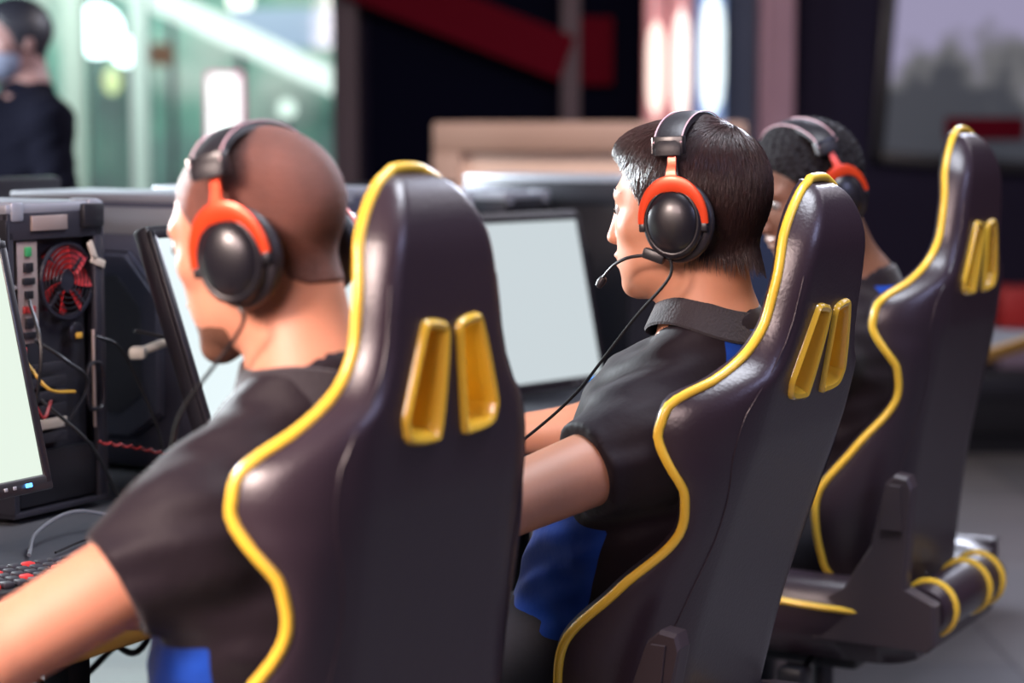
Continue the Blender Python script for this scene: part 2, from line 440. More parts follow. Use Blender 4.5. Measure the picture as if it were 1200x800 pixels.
        yoke = np.minimum.reduce([yc - .02 - c[:, 1], .060 - np.abs(c[:, 0] - nkv[0]), c[:, 2] - P['neck'][2] + .055, P['neck'][2] + .008 - c[:, 2]])
        return np.maximum(front, yoke)
    shirt = np_obj('coat' if coat else 'polo_shirt', sV, sF, mats['shirt'], body)
    at_ = shirt.data.attributes.new('panel', 'FLOAT', 'POINT'); at_.data.foreach_set('value', mi(np.array([v.co for v in shirt.data.vertices])).astype(np.float32))
    # collar
    axv = Vector(nb) - Vector(P['neck']); axv.normalize()
    tiltm = axv.to_track_quat('Z', 'Y').to_matrix().to_4x4()
    base = Matrix.Translation(Vector(P['neck']) + Vector((0, .004, P.get('cz', .002)))) @ tiltm @ Matrix.Rotation(R_(P.get('ctilt', -14)), 4, 'X')
    mb = MB(); loops = []
    rb = .0685
    prof = [(rb - .004, -.004), (rb - .003, .012), (rb - .004, .022), (rb - .001, .025), (rb + .003, .023), (rb + .006, .010), (rb + .012, -.016), (rb + .010, -.019), (rb + .005, .002)]
    n = 64
    for i in range(n + 1):
        a = R_(118) + R_(304) * i / n   # open at the front (y+ is 90 deg)
        a = R_(90 + 10) + R_(340) * i / n
        ex = 1 + .10 * max(0, math.sin(a)) ** 2
        loops.append([base @ Vector((r * math.cos(a), r * math.sin(a) * ex * 1.0, z + .004 * math.sin(3 * a))) for r, z in prof])
    mb.loft(loops, closed=True, cap=True).build('collar', mats['collar'], shirt)
    # trousers
    tf = Field(axis(lo[0], hi_[0], .009), axis(lo[1], hi_[1], .009), axis(0, P['pelvis'][2] + .12, .009))
    capsule(tf, np.array(P['belly']) * .5 + np.array(P['pelvis']) * .5, P['pelvis'], .135, .152, .05, (1.08, .80, 1), grow=.006)
    legs(tf, .014)
    for s in 'LR': capsule(tf, (np.array(P['kn' + s]) + P['an' + s]) / 2, P['an' + s], .062, .058, .02)
    for s in 'LR':
        an = np.array(P['an' + s]); capsule(tf, an + (0, 0, -.02), an + (0, 0, -.2), .09, .09, .004, mode='s')
    tV, tF = tf.mesh(); np_obj('trousers', tV, tF, mats['trouser'], body)
    for s in 'LR':
        an = P['an' + s]; f2 = Field(axis(an[0] - .08, an[0] + .08, .006), axis(an[1] - .12, an[1] + .23, .006), axis(-.01, .16, .006))
        capsule(f2, (an[0], an[1] - .045, .05), (an[0], an[1] + .15, .040), .047, .040, .02, (1.05, 1, 1))
        capsule(f2, (an[0], an[1] - .02, .06), (an[0], an[1] - .01, .10), .046, .044, .02)
        f2.F = smax(f2.F, (.0 - f2.zs)[None, None, :], .003).astype(np.float32)
        v2, q2 = f2.mesh(); np_obj('shoe', v2, q2, mats['shoe'], body)
    # eyes, brows
    for s in (-1, 1):
        e = MB().lathe([(max(.0005, .0118 * math.sin(math.pi * i / 14)), -.0118 * math.cos(math.pi * i / 14)) for i in range(15)], 20, hm @ Matrix.Translation((s * .0305, .0715, .006)) @ Matrix.Rotation(R_(-90), 4, 'X'))
        e.lathe([(.0055, .0), (.0055, .0008), (.0005, .0012)], 16, hm @ Matrix.Translation((s * .0305, .0826, .005)) @ Matrix.Rotation(R_(-90), 4, 'X'), mi=1)
        e.build('eye', [M['eye'], M['iris']], body)
        b = MB().tube([hm @ Vector(p) for p in spline([(s * .012, .0850, .026), (s * .028, .0835, .031), (s * .046, .0705, .027)], 5)], [.0016, .0022, .0026, .0028, .0028, .0027, .0025, .0022, .0018, .0014, .0008], 6)
        b.build('eyebrow', hairstyle['mat'], body)
    # hair
    hs = hairstyle; st = hs['kind']
    hf = Field(np.arange(-.115, .116, hs.get('res', .003)), np.arange(-.14, .125, hs.get('res', .003)), np.arange(-.13, .16, hs.get('res', .003)))
    X = hf.xs[:, None, None]; Y = hf.ys[None, :, None]; Z = hf.zs[None, None, :]
    zl = np.interp(Y, HAIRLINE['y'], HAIRLINE['z'])
    g = hs['grow']
    d = ell(X, Y, Z, (0, -.011, .030), (.074 + g, .092 + g, .081 + g))
    nr = .056 + g * .5 if st == 'thick' else .0535
    d = smin(d, cone(X, Y, Z, (0, -.030, -.055), (0, -.035, -.1), nr, nr), .02)
    if st == 'thick':
        d = smin(d, smin(ell(X, Y, Z, (0, -.026, .036), (.0805, .080, .079)), ell(X, Y, Z, (0, -.054, .002), (.066, .042, .052)), .02), .02)
        d = smin(d, ell(X, Y, Z, (0, .040, .073), (.052, .050, .036)), .02)
    if st == 'curly':
        d = d - .006 * np.sin(X * 260 + 3 * np.sin(Z * 90)) * np.sin(Y * 240 + X * 60) * np.sin(Z * 250) - .002
    d = smax(d, zl - Z, .012 if st == 'thick' else .004)
    hf.F = d.astype(np.float32); hV, hF = hf.mesh()
    hw = (np.array(hm)[:3, :3] @ hV.T).T + np.array(hm)[:3, 3]
    hobj = np_obj('hair', hw, hF, hs['mat'], body)
    if st == 'thick': strands(hm, hobj, hs['mat'])
    if hs.get('beard'):
        bf = Field(np.arange(-.075, .076, .003), np.arange(-.02, .12, .003), np.arange(-.135, 0, .003))
        X = bf.xs[:, None, None]; Y = bf.ys[None, :, None]; Z = bf.zs[None, None, :]
        d = smin(ell(X, Y, Z, (0, .032, -.074), (.051, .056, .040)), ell(X, Y, Z, (0, .030, -.03), (.061, .058, .08)), .01)
        d = smin(d, ell(X, Y, Z, (0, .070, -.103), (.024, .022, .020)), .015)
        d = smax(d, Z - np.interp(Y, [0, .03, .06, .085, .1], [-.02, -.055, -.078, -.070, -.072]), .004)
        bf.F = d.astype(np.float32); bV, bF = bf.mesh(); bw = (np.array(hm)[:3, :3] @ bV.T).T + np.array(hm)[:3, 3]
        np_obj('beard', bw, bF, M['beard'], body)
    if mask:
        mf = Field(np.arange(-.075, .076, .004), np.arange(.0, .13, .004), np.arange(-.125, .02, .004))
        X = mf.xs[:, None, None]; Y = mf.ys[None, :, None]; Z = mf.zs[None, None, :]
        d = smin(ell(X, Y, Z, (0, .034, -.05), (.062, .072, .066)), ell(X, Y, Z, (0, .09, -.03), (.02, .028, .03)), .02)
        d = smax(d, Z + .008, .004); d = smax(d, .012 - Y, .004)
        mf.F = d.astype(np.float32); bV, bF = mf.mesh(); bw = (np.array(hm)[:3, :3] @ bV.T).T + np.array(hm)[:3, 3]
        np_obj('face_mask', bw, bF, M['mask'], body)
    return body, hm

def strands(hm, parent, material):
    g = .008
    def sd(p):
        X, Y, Z = p.T
        d = ell(X, Y, Z, (0, -.011, .030), (.074 + g, .092 + g, .081 + g))
        d = smin(d, cone(X, Y, Z, (0, -.035, -.055), (0, -.045, -.1), .056 + g * .5, .056 + g * .4), .02)
        d = smin(d, smin(ell(X, Y, Z, (0, -.026, .036), (.0805, .080, .079)), ell(X, Y, Z, (0, -.054, .002), (.066, .042, .052)), .02), .02)
        return smin(d, ell(X, Y, Z, (0, .040, .073), (.052, .050, .036)), .02)
    def grad(p):
        e = 1e-4; f = [(sd(p + np.eye(3)[i] * e) - sd(p - np.eye(3)[i] * e)) / (2 * e) for i in range(3)]
        n = np.stack(f, 1); return n / np.linalg.norm(n, axis=1)[:, None]
    N = 12000
    dirs = rng.normal(size=(N * 2, 3)); dirs /= np.linalg.norm(dirs, axis=1)[:, None]
    p = dirs * .12 + (0, -.015, .03)
    for _ in range(4): p = p - grad(p) * sd(p)[:, None]
    zl = np.interp(p[:, 1], HAIRLINE['y'], HAIRLINE['z'])
    p = p[(p[:, 2] > zl + .004)][:N]; N = len(p)
    nseg = 7; pts = [p.copy()]
    crown = np.array((.01, -.065, .112))
    L = rng.uniform(.035, .062, N); fz_ = np.interp(p[:, 1], HAIRLINE['y'], HAIRLINE['z']); L = np.where(p[:, 1] > .0, np.minimum(L, .55 * (p[:, 2] - fz_) + .007), L); L *= np.where(p[:, 2] < -.02, .5, 1.)
    jit = rng.normal(size=(N, 3)) * .16
    prev = None
    for s in range(1, nseg + 1):
        n = grad(p); t = p - crown
        side = np.clip((np.abs(p[:, 0]) - .035) / .03, 0, 1) + np.clip((-p[:, 1] - .05) / .03, 0, 1); side = np.clip(side, 0, 1)[:, None]
        t = t / (np.linalg.norm(t, axis=1)[:, None] + 1e-6)
        t = t + side * np.array((0, -.15, -1.2)) + (1 - side) * np.array((-.35, .9, 0)) + jit
        t = t - n * (t * n).sum(1)[:, None]; t /= np.linalg.norm(t, axis=1)[:, None] + 1e-9
        if prev is not None: t = t * .5 + prev * .5; t /= np.linalg.norm(t, axis=1)[:, None] + 1e-9
        prev = t
        p = p + t * (L / nseg)[:, None]
        off = (.0005 + .0022 * s / nseg) * (1 + rng.random(N) * .8)
        p = p + n * (off - sd(p))[:, None] * (.9 if s < nseg - 1 else .45)
        pts.append(p.copy())
    A = np.stack(pts, 1)                       # N, S, 3
    Rm = np.array(hm)
    A = A @ Rm[:3, :3].T + Rm[:3, 3]
    T = np.gradient(A, axis=1); T /= np.linalg.norm(T, axis=2)[..., None] + 1e-9
    u = np.cross(T, np.array((.3, .5, .81))); u /= np.linalg.norm(u, axis=2)[..., None] + 1e-9; w = np.cross(T, u)
    rad = np.linspace(1, .25, nseg + 1)[None, :, None] * rng.uniform(.0005, .0009, (N, 1, 1))
    V = np.stack([A + rad * (u * math.cos(a) + w * math.sin(a)) for a in (0, 2.094, 4.188)], 2).reshape(-1, 3)
    base = (np.arange(N) * (nseg + 1) * 3)[:, None, None]; sI = (np.arange(nseg) * 3)[None, :, None]; k = np.arange(3)[None, None, :]; k2 = (k + 1) % 3
    q = np.stack([base + sI + k, base + sI + k2, base + sI + 3 + k2, base + sI + 3 + k], -1).reshape(-1, 4)
    np_obj('hair_strands', V, q, material, parent, relax=0)

# ------------------------------------------------------------------ headset
def headset(hm, loc, rz, label, cable_pts, mic=True):
    root = empty('gaming_headset', loc, rz, label, 'headset', 'black and orange headsets worn by the players')
    def T(p): return hm @ Vector(p)
    arc = []
    for i in range(41):
        a = R_(184) - R_(188) * i / 40
        arc.append((.0955 * math.cos(a), -.014, .073 + .0430 * math.sin(a) if math.sin(a) > 0 else .073 + .04 * math.sin(a)))
    def bandmesh(w, th, off, seg=(0, 41), mi=0):
        loops = []
        pr = arc[seg[0]:seg[1]]
        for i, p in enumerate(pr):
            P0 = Vector(p); a = Vector(arc[max(0, seg[0] + i - 1)]); b = Vector(arc[min(40, seg[0] + i + 1)])
            t = (b - a).normalized(); n = t.cross(Vector((0, 1, 0))); n = n if n.dot(P0 - Vector((0, -.014, .03))) > 0 else -n
            P1 = P0 + n * off
            loops.append([T(P1 + Vector((0, y * w, 0)) + n * z * th) for y, z in ((-.5, -.3), (-.46, .3), (-.3, .5), (.3, .5), (.46, .3), (.5, -.3), (.3, -.5), (-.3, -.5))])
        return MB().loft(loops)
    hb = bandmesh(.037, .012, .004).build('headband', M['band'], root)
    for sy in (-.018, .018):
        MB().tube([T(Vector(p) + Vector((0, sy, 0)) * 1.0 + (Vector(p) - Vector((0, -.014, .03))).normalized() * .009) for p in arc[3:38]], .0009, 6).build('stitching', M['stitch'], hb)
    for s in (-1, 1):
        # end block of the band with a bright edge
        e = MB().box((0, 0, 0), (.014, .040, .023), .0015); e.v = [T((s * .0945 + v[0], -.014 + v[1], .082 + v[2])) for v in e.v]
        e.build('band_end', M['gloss'], hb)
        e = MB().box((0, 0, 0), (.012, .002, .020), .0006); e.v = [T((s * .0955 + v[0], .0065 + v[1], .082 + v[2])) for v in e.v]
        e.build('band_edge', M['silver'], hb)
        fork = MB()
        x0 = s * .099; cz = -.014; cy = -.018
        loops = []
        for i in range(33):
            a = R_(-2) + R_(184) * i / 32
            c = Vector((x0 + s * .004 * math.sin(a), cy + .0405 * math.cos(a), cz + .0485 * math.sin(a))); o = Vector((0, math.cos(a), math.sin(a)))
            wdt = .0055 + .0045 * max(0, math.sin(a)) ** 2
            loops.append([T(c + o * q * wdt + Vector((s * z, 0, 0))) for q, z in ((-1, -.002), (-1, .002), (-.7, .003), (.7, .003), (1, .002), (1, -.002))])
        fork.loft(loops)
        # flared neck and stem
        lp = []
        for z, hw in ((.086, .0050), (.070, .0050), (.056, .0055), (.047, .0062), (.041, .0085), (.036, .015)):
            zz = z; lp.append([T((x0 + s * (.003 if z < .05 else (-.001 if z < .06 else -.004)) + s * dx, cy + dy * hw, zz)) for dy, dx in ((-1, -.002), (-1, .002), (1, .002), (1, -.002))])
        lp = lp[::-1]; fork.loft([[Vector(v) for v in l] for l in lp])
        fk = fork.build('fork', M['orange'], root, angle=50)
        Mx = hm @ Matrix.Translation((s * .088, cy, cz)) @ Matrix.Rotation(R_(90) * s, 4, 'Y') @ Matrix.Scale(.93, 4)
        cup = MB().lathe([(.030, .004), (.0425, .004), (.0435, .008), (.0425, .014), (.039, .018), (.0365, .0185), (.0355, .0175), (.033, .0205), (.027, .0245), (.018, .0275), (.009, .029), (.001, .0293)], 48, Mx, sx=1.16, sy=.98)
        c = cup.build('ear_cup', M['gloss'], root, angle=60)
        MB().lathe([(.030, -.016), (.040, -.017), (.0475, -.011), (.050, -.002), (.0475, .005), (.040, .007), (.03, .006)], 48, Mx @ Matrix.Translation((0, -.004, 0)), sx=1.12, sy=1.0).build('ear_cushion', M['cushion'], c, angle=70)
        MB().tube([Mx @ Vector((.0475 * math.cos(a), .0405 * math.sin(a), .0125)) for a in [R_(q) for q in range(110, 250, 6)]], .0016, 6).build('cup_edge_glint', M['silver'] if s < 0 else M['gloss'], c)  # silver on the left cup only, standing in for its highlight
        for sy in (-1, 1):
            e = MB().box((0, 0, 0), (.010, .009, .012), .002); e.v = [T((x0 + v[0] - s * .002, cy + sy * .0405 + v[1], cz - .006 + v[2])) for v in e.v]
            e.build('pivot', M['black'], fk)
    if mic:
        mb = MB()
        e = MB().box((0, 0, 0), (.012, .030, .014), .003, Euler((R_(20), 0, 0))); e.v = [T((-.094 + v[0], .010 + v[1], -.056 + v[2])) for v in e.v]
        mb.add(e.v, e.f)
        bp = spline([(-.094, .020, -.055), (-.092, .045, -.058), (-.084, .068, -.068), (-.074, .088, -.085)], 8)
        mb.tube([T(p) for p in bp], .0022, 8)
        bm_ = mb.build('microphone_boom', M['black'], root)
        MB().lathe([(.001, -.009), (.0045, -.007), (.006, 0), (.0045, .007), (.001, .009)], 14, hm @ Matrix.Translation((-.072, .0905, -.090)) @ Matrix.Rotation(R_(35), 4, 'X')).build('microphone_foam', M['cushion'], bm_)
        MB().tube([T(p) for p in spline([(-.0945, -.022, .066), (-.099, -.026, .045), (-.1, -.032, .034), (-.100, -.034, .026), (-.1, -.046, .010), (-.099, -.054, -.012)], 6)], .0013, 6).build('band_wire', M['cable'], root)
    start = T((-.094, -.012, -.058))
    cp = [start, T((-.092, -.008, -.085))] + [Vector(c) for c in cable_pts]
    MB().tube(spline(cp, 8), .0021, 8).build('cable', M['cable'], root)
    return root

# ------------------------------------------------------------------ gaming chair
BW = [0, .03, .075, .19, .29, .388, .440, .465, .500, .533, .568, .605, .65, .70, .75, .775, .795, .808, .815]
BA = [.120, .170, .222, .252, .238, .212, .222, .236, .240, .232, .194, .144, .122, .113, .100, .086, .069, .053, .036]
BG = [.015, .050, .108, .126, .078, .032, .044, .068, .091, .090, .060, .044, .036, .036, .042, .044, .045, .046, .047]
def pch(x, xp, fp):
    xp = np.array(xp, float); fp = np.array(fp, float); h = np.diff(xp); dl = np.diff(fp) / h
    m = np.zeros(len(fp)); m[0] = dl[0]; m[-1] = dl[-1]
    for i in range(1, len(fp) - 1):
        m[i] = 0 if dl[i - 1] * dl[i] <= 0 else 2 * dl[i - 1] * dl[i] / (dl[i - 1] + dl[i])
    i = int(np.clip(np.searchsorted(xp, x) - 1, 0, len(xp) - 2)); t = (x - xp[i]) / h[i]
    return (2 * t ** 3 - 3 * t * t + 1) * fp[i] + (t ** 3 - 2 * t * t + t) * h[i] * m[i] + (-2 * t ** 3 + 3 * t * t) * fp[i + 1] + (t ** 3 - t * t) * h[i] * m[i + 1]
def bend(w): return .022 * max(0, (w - .55) / .27) ** 1.6 + .012 * math.sin(math.pi * min(1, w / .5)) 
def resample(pts, n):
    P = np.array(pts); d = np.r_[0, np.cumsum(np.linalg.norm(np.diff(P, axis=0), axis=1))]; t = np.linspace(0, d[-1], n)
    return np.stack([np.interp(t, d, P[:, i]) for i in range(P.shape[1])], 1)
def backrest_loops():
    ws = list(np.linspace(0, .75, 80)) + list(.75 + .065 * np.sin(np.linspace(.04, 1, 18) * math.pi / 2))
    loops = []; tips = []; seams = []
    for w in ws:
        a = float(pch(w, BW, BA)); g = float(pch(w, BW, BG)); b = min(.158, a * .86) if w < .56 else min(.158, a * .93)
        if .5 < w < .62: b = min(.158, a * (.86 + .07 * min(1, max(0, (w - .5) / .08))))
        th = min(.072, g + .016)
        tp = max(0, (w - .735) / .080); rnd = (1 - math.sqrt(max(0, 1 - tp * tp))) * .042 if tp > 0 else 0
        bot = max(0, 1 - w / .05); rnd += bot * bot * .02
        r = []
        for i in range(21):            # left wing, rear side: from the tip round to the flat panel
            t = i / 20; P0, P1, P2, P3 = (-a, g), (-a * 1.0, g * .42), (-(b + .30 * (a - b)), 0.004), (-b * .86, 0.)
            c = [(1 - t) ** 3 * P0[q] + 3 * (1 - t) ** 2 * t * P1[q] + 3 * (1 - t) * t * t * P2[q] + t ** 3 * P3[q] for q in (0, 1)]
            r.append((c[0], rnd * (1 - c[1] / max(g, .01)) + c[1] * 1.0))
        left = resample(r, 20)
        flat = [(x, rnd) for x in np.linspace(-b * .86, b * .86, 14)[1:-1]]
        right = [(-x, y) for x, y in left[::-1]]
        f = [(a - .002, g + .008), (a - .014, g + .016), (a - .034, g + .012), (a * .74, max(th, g * .8 + .006)), (b * .75, th), (b * .4, th), (0, th)]
        fr = resample(f, 16)[:-1]; front = list(fr) + [(0, th)] + [(-x, y) for x, y in fr[::-1]]
        lp = [tuple(p) for p in left] + flat + [tuple(p) for p in right] + [tuple(p) for p in front]
        bz = bend(w)
        loops.append([(x, y + bz, w) for x, y in lp]); tips.append((a, g + bz)); seams.append([(p[0], p[1] + bz) for p in left][13])
    return ws, loops, tips, seams
def hole_outline(side, grow=0., n=10):
    # rounded quadrilateral in (u,w); narrow at the top, splayed outwards at the bottom
    q = [(.014, .673), (.056, .681), (.103, .572), (.092, .549), (.030, .546)]
    q = [(.017, .654), (.022, .664), (.043, .667), (.052, .660), (.080, .588), (.081, .573), (.073, .562), (.037, .559), (.028, .567)]
    c = np.mean(q, 0); pts = []
    sp = spline(q, 5, closed=True)
    P = np.array(sp); 
    d = np.roll(P, -1, 0) - np.roll(P, 1, 0); nrm = np.stack([d[:, 1], -d[:, 0]], 1); nrm /= np.linalg.norm(nrm, axis=1)[:, None]
    if ((P + nrm * .001 - c) ** 2).sum() < ((P - c) ** 2).sum(): nrm = -nrm
    P = P + nrm * grow
    return [(side * u, w) for u, w in P]
_chair = {}
def chair_meshes():
    ws, loops, tips, seams = backrest_loops()
    n = len(loops[0])
    mb = MB(); vs = [p for l in loops for p in l]; fs = []
    for i in range(len(loops) - 1):
        for k in range(n):
            k2 = (k + 1) % n; fs.append((i * n + k, i * n + k2, (i + 1) * n + k2, (i + 1) * n + k))
    o = len(vs); tc = np.mean(loops[-1], 0); bc = np.mean(loops[0], 0); vs += [tuple(tc + (0, 0, .002)), tuple(bc)]
    for k in range(n):
        k2 = (k + 1) % n; fs.append((o - n + k, o - n + k2, o)); fs.append((k2, k, o + 1))
    mb.add(vs, fs); ob = mb.build('backrest', M['leather'])
    for s in (-1, 1):
        c = MB().loft([[(u, y, w) for u, w in hole_outline(s, .0)] for y in (-.06, .19)]).build('cutter', M['leather'])
        md = ob.modifiers.new('b', 'BOOLEAN'); md.operation = 'DIFFERENCE'; md.solver = 'EXACT'; md.object = c
        dg = bpy.context.evaluated_depsgraph_get(); me = bpy.data.meshes.new_from_object(ob.evaluated_get(dg))
        ob.modifiers.clear(); ob.data = me; bpy.data.objects.remove(c)
    me = ob.data; me.name = 'backrest'; me.polygons.foreach_set('use_smooth', [True] * len(me.polygons)); me.set_sharp_from_angle(angle=R_(38))
    bpy.data.objects.remove(ob)
    _chair['back'] = me
    L = [(-a, g, w) for (a, g), w in zip(tips, ws)][::2]; Rr = [(a, g, w) for (a, g), w in zip(tips, ws)][::2]
    a, g = tips[-1]; top = [(x, g + .002, .815 + .006 * math.sqrt(max(0, 1 - (x / a) ** 2))) for x in np.linspace(-a, a, 9)[1:-1]]
    path = [(x * 1.004, y, w) for x, y, w in L] + top + [(x * 1.004, y, w) for x, y, w in Rr[::-1]]
    path = spline(path, 2)
    _chair['pipe'] = MB().tube(path, .0062, 10)
    _chair['seam'] = [MB().tube([(s * x, y - .0005, w) for (x, y), w in list(zip(seams, ws))[3:78:3]], .0009, 6) for s in (-1, 1)]
    tr = []
    for s in (-1, 1):
        lp = []
        for gr, y in ((.009, .004), (.0085, -.0035), (.005, -.0065), (.000, -.005), (-.003, .003), (-.005, .02), (-.006, .062)):
            lp.append([(u, y + bend(w), w) for u, w in hole_outline(s, gr)])
        lp.append([(u, .062 + bend(w), w) for u, w in hole_outline(s, .004)])
        lp.append([(u, .03 + bend(w), w) for u, w in hole_outline(s, -.001)])
        tr.append(MB().loft(lp, cap=False, ringclose=True))
    _chair['trim'] = tr
chair_meshes()
def make_chair(xyz_hole, tilt, zb, label, yaw=60, zsc=1.):
    rz = R_(yaw); F = Vector((-math.sin(rz), math.cos(rz), 0)); t = R_(tilt)
    loc = Vector((xyz_hole[0], xyz_hole[1], 0)) + F * (.612 * math.sin(t))
    root = empty('gaming_chair', loc, rz, label, 'chair', 'black gaming chairs with yellow piping in a row')
    bk = bpy.data.objects.new('backrest', _chair['back']); COL.objects.link(bk); bk.parent = root; bk.location = (0, 0, zb); bk.rotation_euler = (t, 0, 0); bk.scale = (1, 1, zsc)
    tag(bk, None)
    _chair['pipe'].build('piping', M['piping'], bk)['label'] = 'yellow piping round the backrest edge'
    for q in _chair['seam']: q.build('seam', M['leather'], bk)
    for q in _chair['trim']: q.build('cutout_trim', M['trim'], bk, angle=50)['label'] = 'glossy yellow rim of a cutout'
    zs = zb + .045
    # seat cushion
    loops = []
    for i in range(25):
        y = -.055 + .52 * i / 24; e = min(1, (i + .6) / 4, (24.6 - i) / 3); wd = .235 + .03 * math.sin(math.pi * i / 24); zt = .012 + .012 * (i / 24)
        k = .55 + .45 * math.sqrt(max(0, 1 - (1 - e) ** 2))
        pr = [(-1, -.06), (-1.02, -.02), (-.99, .018), (-.88, .038), (-.70, .026), (-.55, .004), (0, 0), (.55, .004), (.70, .026), (.88, .038), (.99, .018), (1.02, -.02), (1, -.06), (.9, -.105), (0, -.108), (-.9, -.105)]
        loops.append([(wd * x * (.9 + .1 * k), y, zs - .015 + zt * k + z * k - .03 * (1 - k)) for x, z in pr])
    st = MB().loft(loops).build('seat', M['leather'], root, angle=60)
    for s in (-1, 1):
        MB().tube(spline([(s * .228, -.06, zs - .014), (s * .250, .02, zs - .016), (s * .270, .15, zs - .008), (s * .272, .3, zs + .006), (s * .245, .44, zs + .012), (s * .20, .47, zs + .005)], 6), .0055, 8).build('seat_piping', M['piping'], st)
    # bracket covers
    poly = [(.125, -.055), (.125, -.020), (.060, .022), (.018, .098), (.000, .205), (-.014, .220), (-.036, .217), (-.044, .200), (-.046, .03), (-.098, .008), (-.100, -.058), (-.088, -.070), (.11, -.070)]
    tt = math.tan(t)
    for s in (-1, 1):
        pp = [(y + max(0, z) * (.08 - tt), zs + (z if s < 0 else min(z, .03))) for y, z in [(a if s < 0 else max(a, -.05), b_) for a, b_ in poly]]
        b = MB().prism(pp, s * .222, s * .258, 'x', chamfer=.005).build('bracket_cover', M['plastic'], root, smooth=False)
        inn = [(.002 + .12 * (.08 - tt), .128), (-.008 + .2 * (.08 - tt), .203), (-.028 + .2 * (.08 - tt), .203), (-.036 + .12 * (.08 - tt), .128)]
        if s < 0: MB().prism([(y, zs + z) for y, z in inn], s * .259, s * .263, 'x', chamfer=.001).build('cover_panel', M['plastic'], b, smooth=False)
    # base plate under the seat, side step
    MB().box((0, .09, zs - .088), (.44, .22, .022), .006).box((0, .19, zs - .135), (.20, .20, .05), .01).build('mechanism', M['black'], root)
    MB().tube([(-.09, .17, zs - .14), (-.16, .16, zs - .145), (-.225, .15, zs - .15)], .006, 8).box((-.235, .15, zs - .150), (.05, .05, .052), .010).build('lever', M['black'], root)
    # roll behind the seat
    rl = MB()
    ys, zr = -.066, zs - .012
    rl.tube([(x, ys, zr) for x in np.linspace(-.215, .125, 24)], [.030 + .014 * min(1, math.sin(math.pi * (i + .8) / 24.6) * 3) ** .5 for i in range(24)], 20)
    ro = rl.build('rear_roll', M['leather'], root)
    for x in (-.175, .01, .085):
        MB().tube([(x + .004 * math.cos(a), ys + .0425 * math.cos(a), zr + .0425 * math.sin(a)) for a in [2 * math.pi * i / 24 for i in range(24)]], .0085, 8, closed=True).build('yellow_band', M['piping'], ro)
    # gas lift, star base, casters
    MB().lathe([(.026, .14), (.026, zs - .24), (.019, zs - .238), (.019, zs - .15)], 24, Matrix.Translation((0, .19, 0))).build('gas_lift', M['gmetal'], root)
    sb = MB(); sb.lathe([(.045, .085), (.05, .10), (.045, .15), (.03, .16)], 24, Matrix.Translation((0, .19, 0)))
    for i in range(5):
        a = 2 * math.pi * i / 5 + .4; d = Vector((math.cos(a), math.sin(a), 0))
        pts = [Vector((0, .19, .125)) + d * r + Vector((0, 0, -.045 * (r / .32) ** 1.5)) for r in np.linspace(.02, .32, 8)]
        sb.tube(pts, [.03, .028, .026, .024, .022, .02, .018, .016], 8, flat=.7)
    sbo = sb.build('star_base', M['black'], root)
    for i in range(5):
        a = 2 * math.pi * i / 5 + .4; c = Vector((math.cos(a) * .315, .19 + math.sin(a) * .315, 0))
        w = MB()
        for off in (-.014, .014):
            w.lathe([(.008, -.009), (.028, -.009), (.031, -.005), (.031, .005), (.028, .009), (.008, .009)], 24, Matrix.Translation(c + Vector((-math.sin(a), math.cos(a), 0)) * off + Vector((0, 0, .031))) @ Matrix.Rotation(a + math.pi / 2, 4, 'Z') @ Matrix.Rotation(R_(90), 4, 'Y'))
        w.box(c + Vector((0, 0, .058)), (.03, .03, .02), .006)
        w.build('caster', M['black'], sbo)
    return root

C1 = make_chair((-.060, 2.069), 4, .466, 'blurred black gaming chair closest to the camera, behind the ginger-haired player')
C2 = make_chair((.400, 2.609), 15.5, .458, 'leaning black gaming chair behind the player with straight dark hair')
C3 = make_chair((.800, 3.480), 8, .505, 'black gaming chair at the right edge of the photo with its seat and lift visible')

# ------------------------------------------------------------------ the players
clothes = dict(shirt=M['shirt'], blue=M['blue'], collar=M['collar'], trouser=M['trouser'], shoe=M['shoe'])
def legsd(px, py, pz, spread=.11):
    return dict(hipL=(px - .09, py + .02, pz), hipR=(px + .09, py + .02, pz), knL=(px - spread - .03, py + .43, pz - .03), knR=(px + spread + .03, py + .43, pz - .03),
                anL=(px - spread - .03, py + .46, .10), anR=(px + spread + .03, py + .46, .10))
A = dict(head=(.006, -.016, 1.225), neck=(.004, -.062, 1.060), chest=(.01, -.03, .89), belly=(.02, -.01, .74), pelvis=(.03, .0, .585), pitch=13, yaw=7, nose=.90,
         shL=(-.140, -.020, .925), elL=(-.315, .105, .815), wrL=(-.205, .340, .797), handL=(.25, 1, -.12), shR=(.175, -.02, .935), elR=(.215, .05, .80), wrR=(.0, .270, .787), handR=(-.5, 1, -.12), slv=.38, bluey=-.03, ctilt=-14, **legsd(.03, .0, .57))
b1, h1 = person('person', A, M['skin1'], dict(kind='short', grow=.0035, mat=M['hair1'], beard=True, res=.003), 'blurred person with cropped ginger hair and a beard, in a black and blue polo shirt', None, (ORG[0], ORG[1], 0), RZ, mats=clothes)
headset(h1 @ Matrix.Translation((0, -.004, -.008)), (ORG[0], ORG[1], 0), RZ, 'blurred headset with red fork on the cropped ginger-haired player', [(-.075, .045, 1.04), (-.05, .085, .98), (-.04, .12, .90), (-.04, .16, .80)], mic=False)
B = dict(head=(0, 0, 1.223), neck=(.01, -.030, 1.066), chest=(.02, .040, .89), belly=(.03, .10, .75), pelvis=(.03, .155, .59), pitch=2, yaw=7,
         shL=(-.130, .010, .925), elL=(-.342, .118, .865), wrL=(-.235, .345, .84), handL=(.3, 1, -.2), shR=(.175, .035, .94), elR=(.22, .13, .905), wrR=(.12, .36, .885), handR=(-.2, 1, -.35), slv=.31, ctilt=-23, cz=.006, bluey=-.03, **legsd(.03, .155, .575))
L2 = np.array((.228, 2.667))
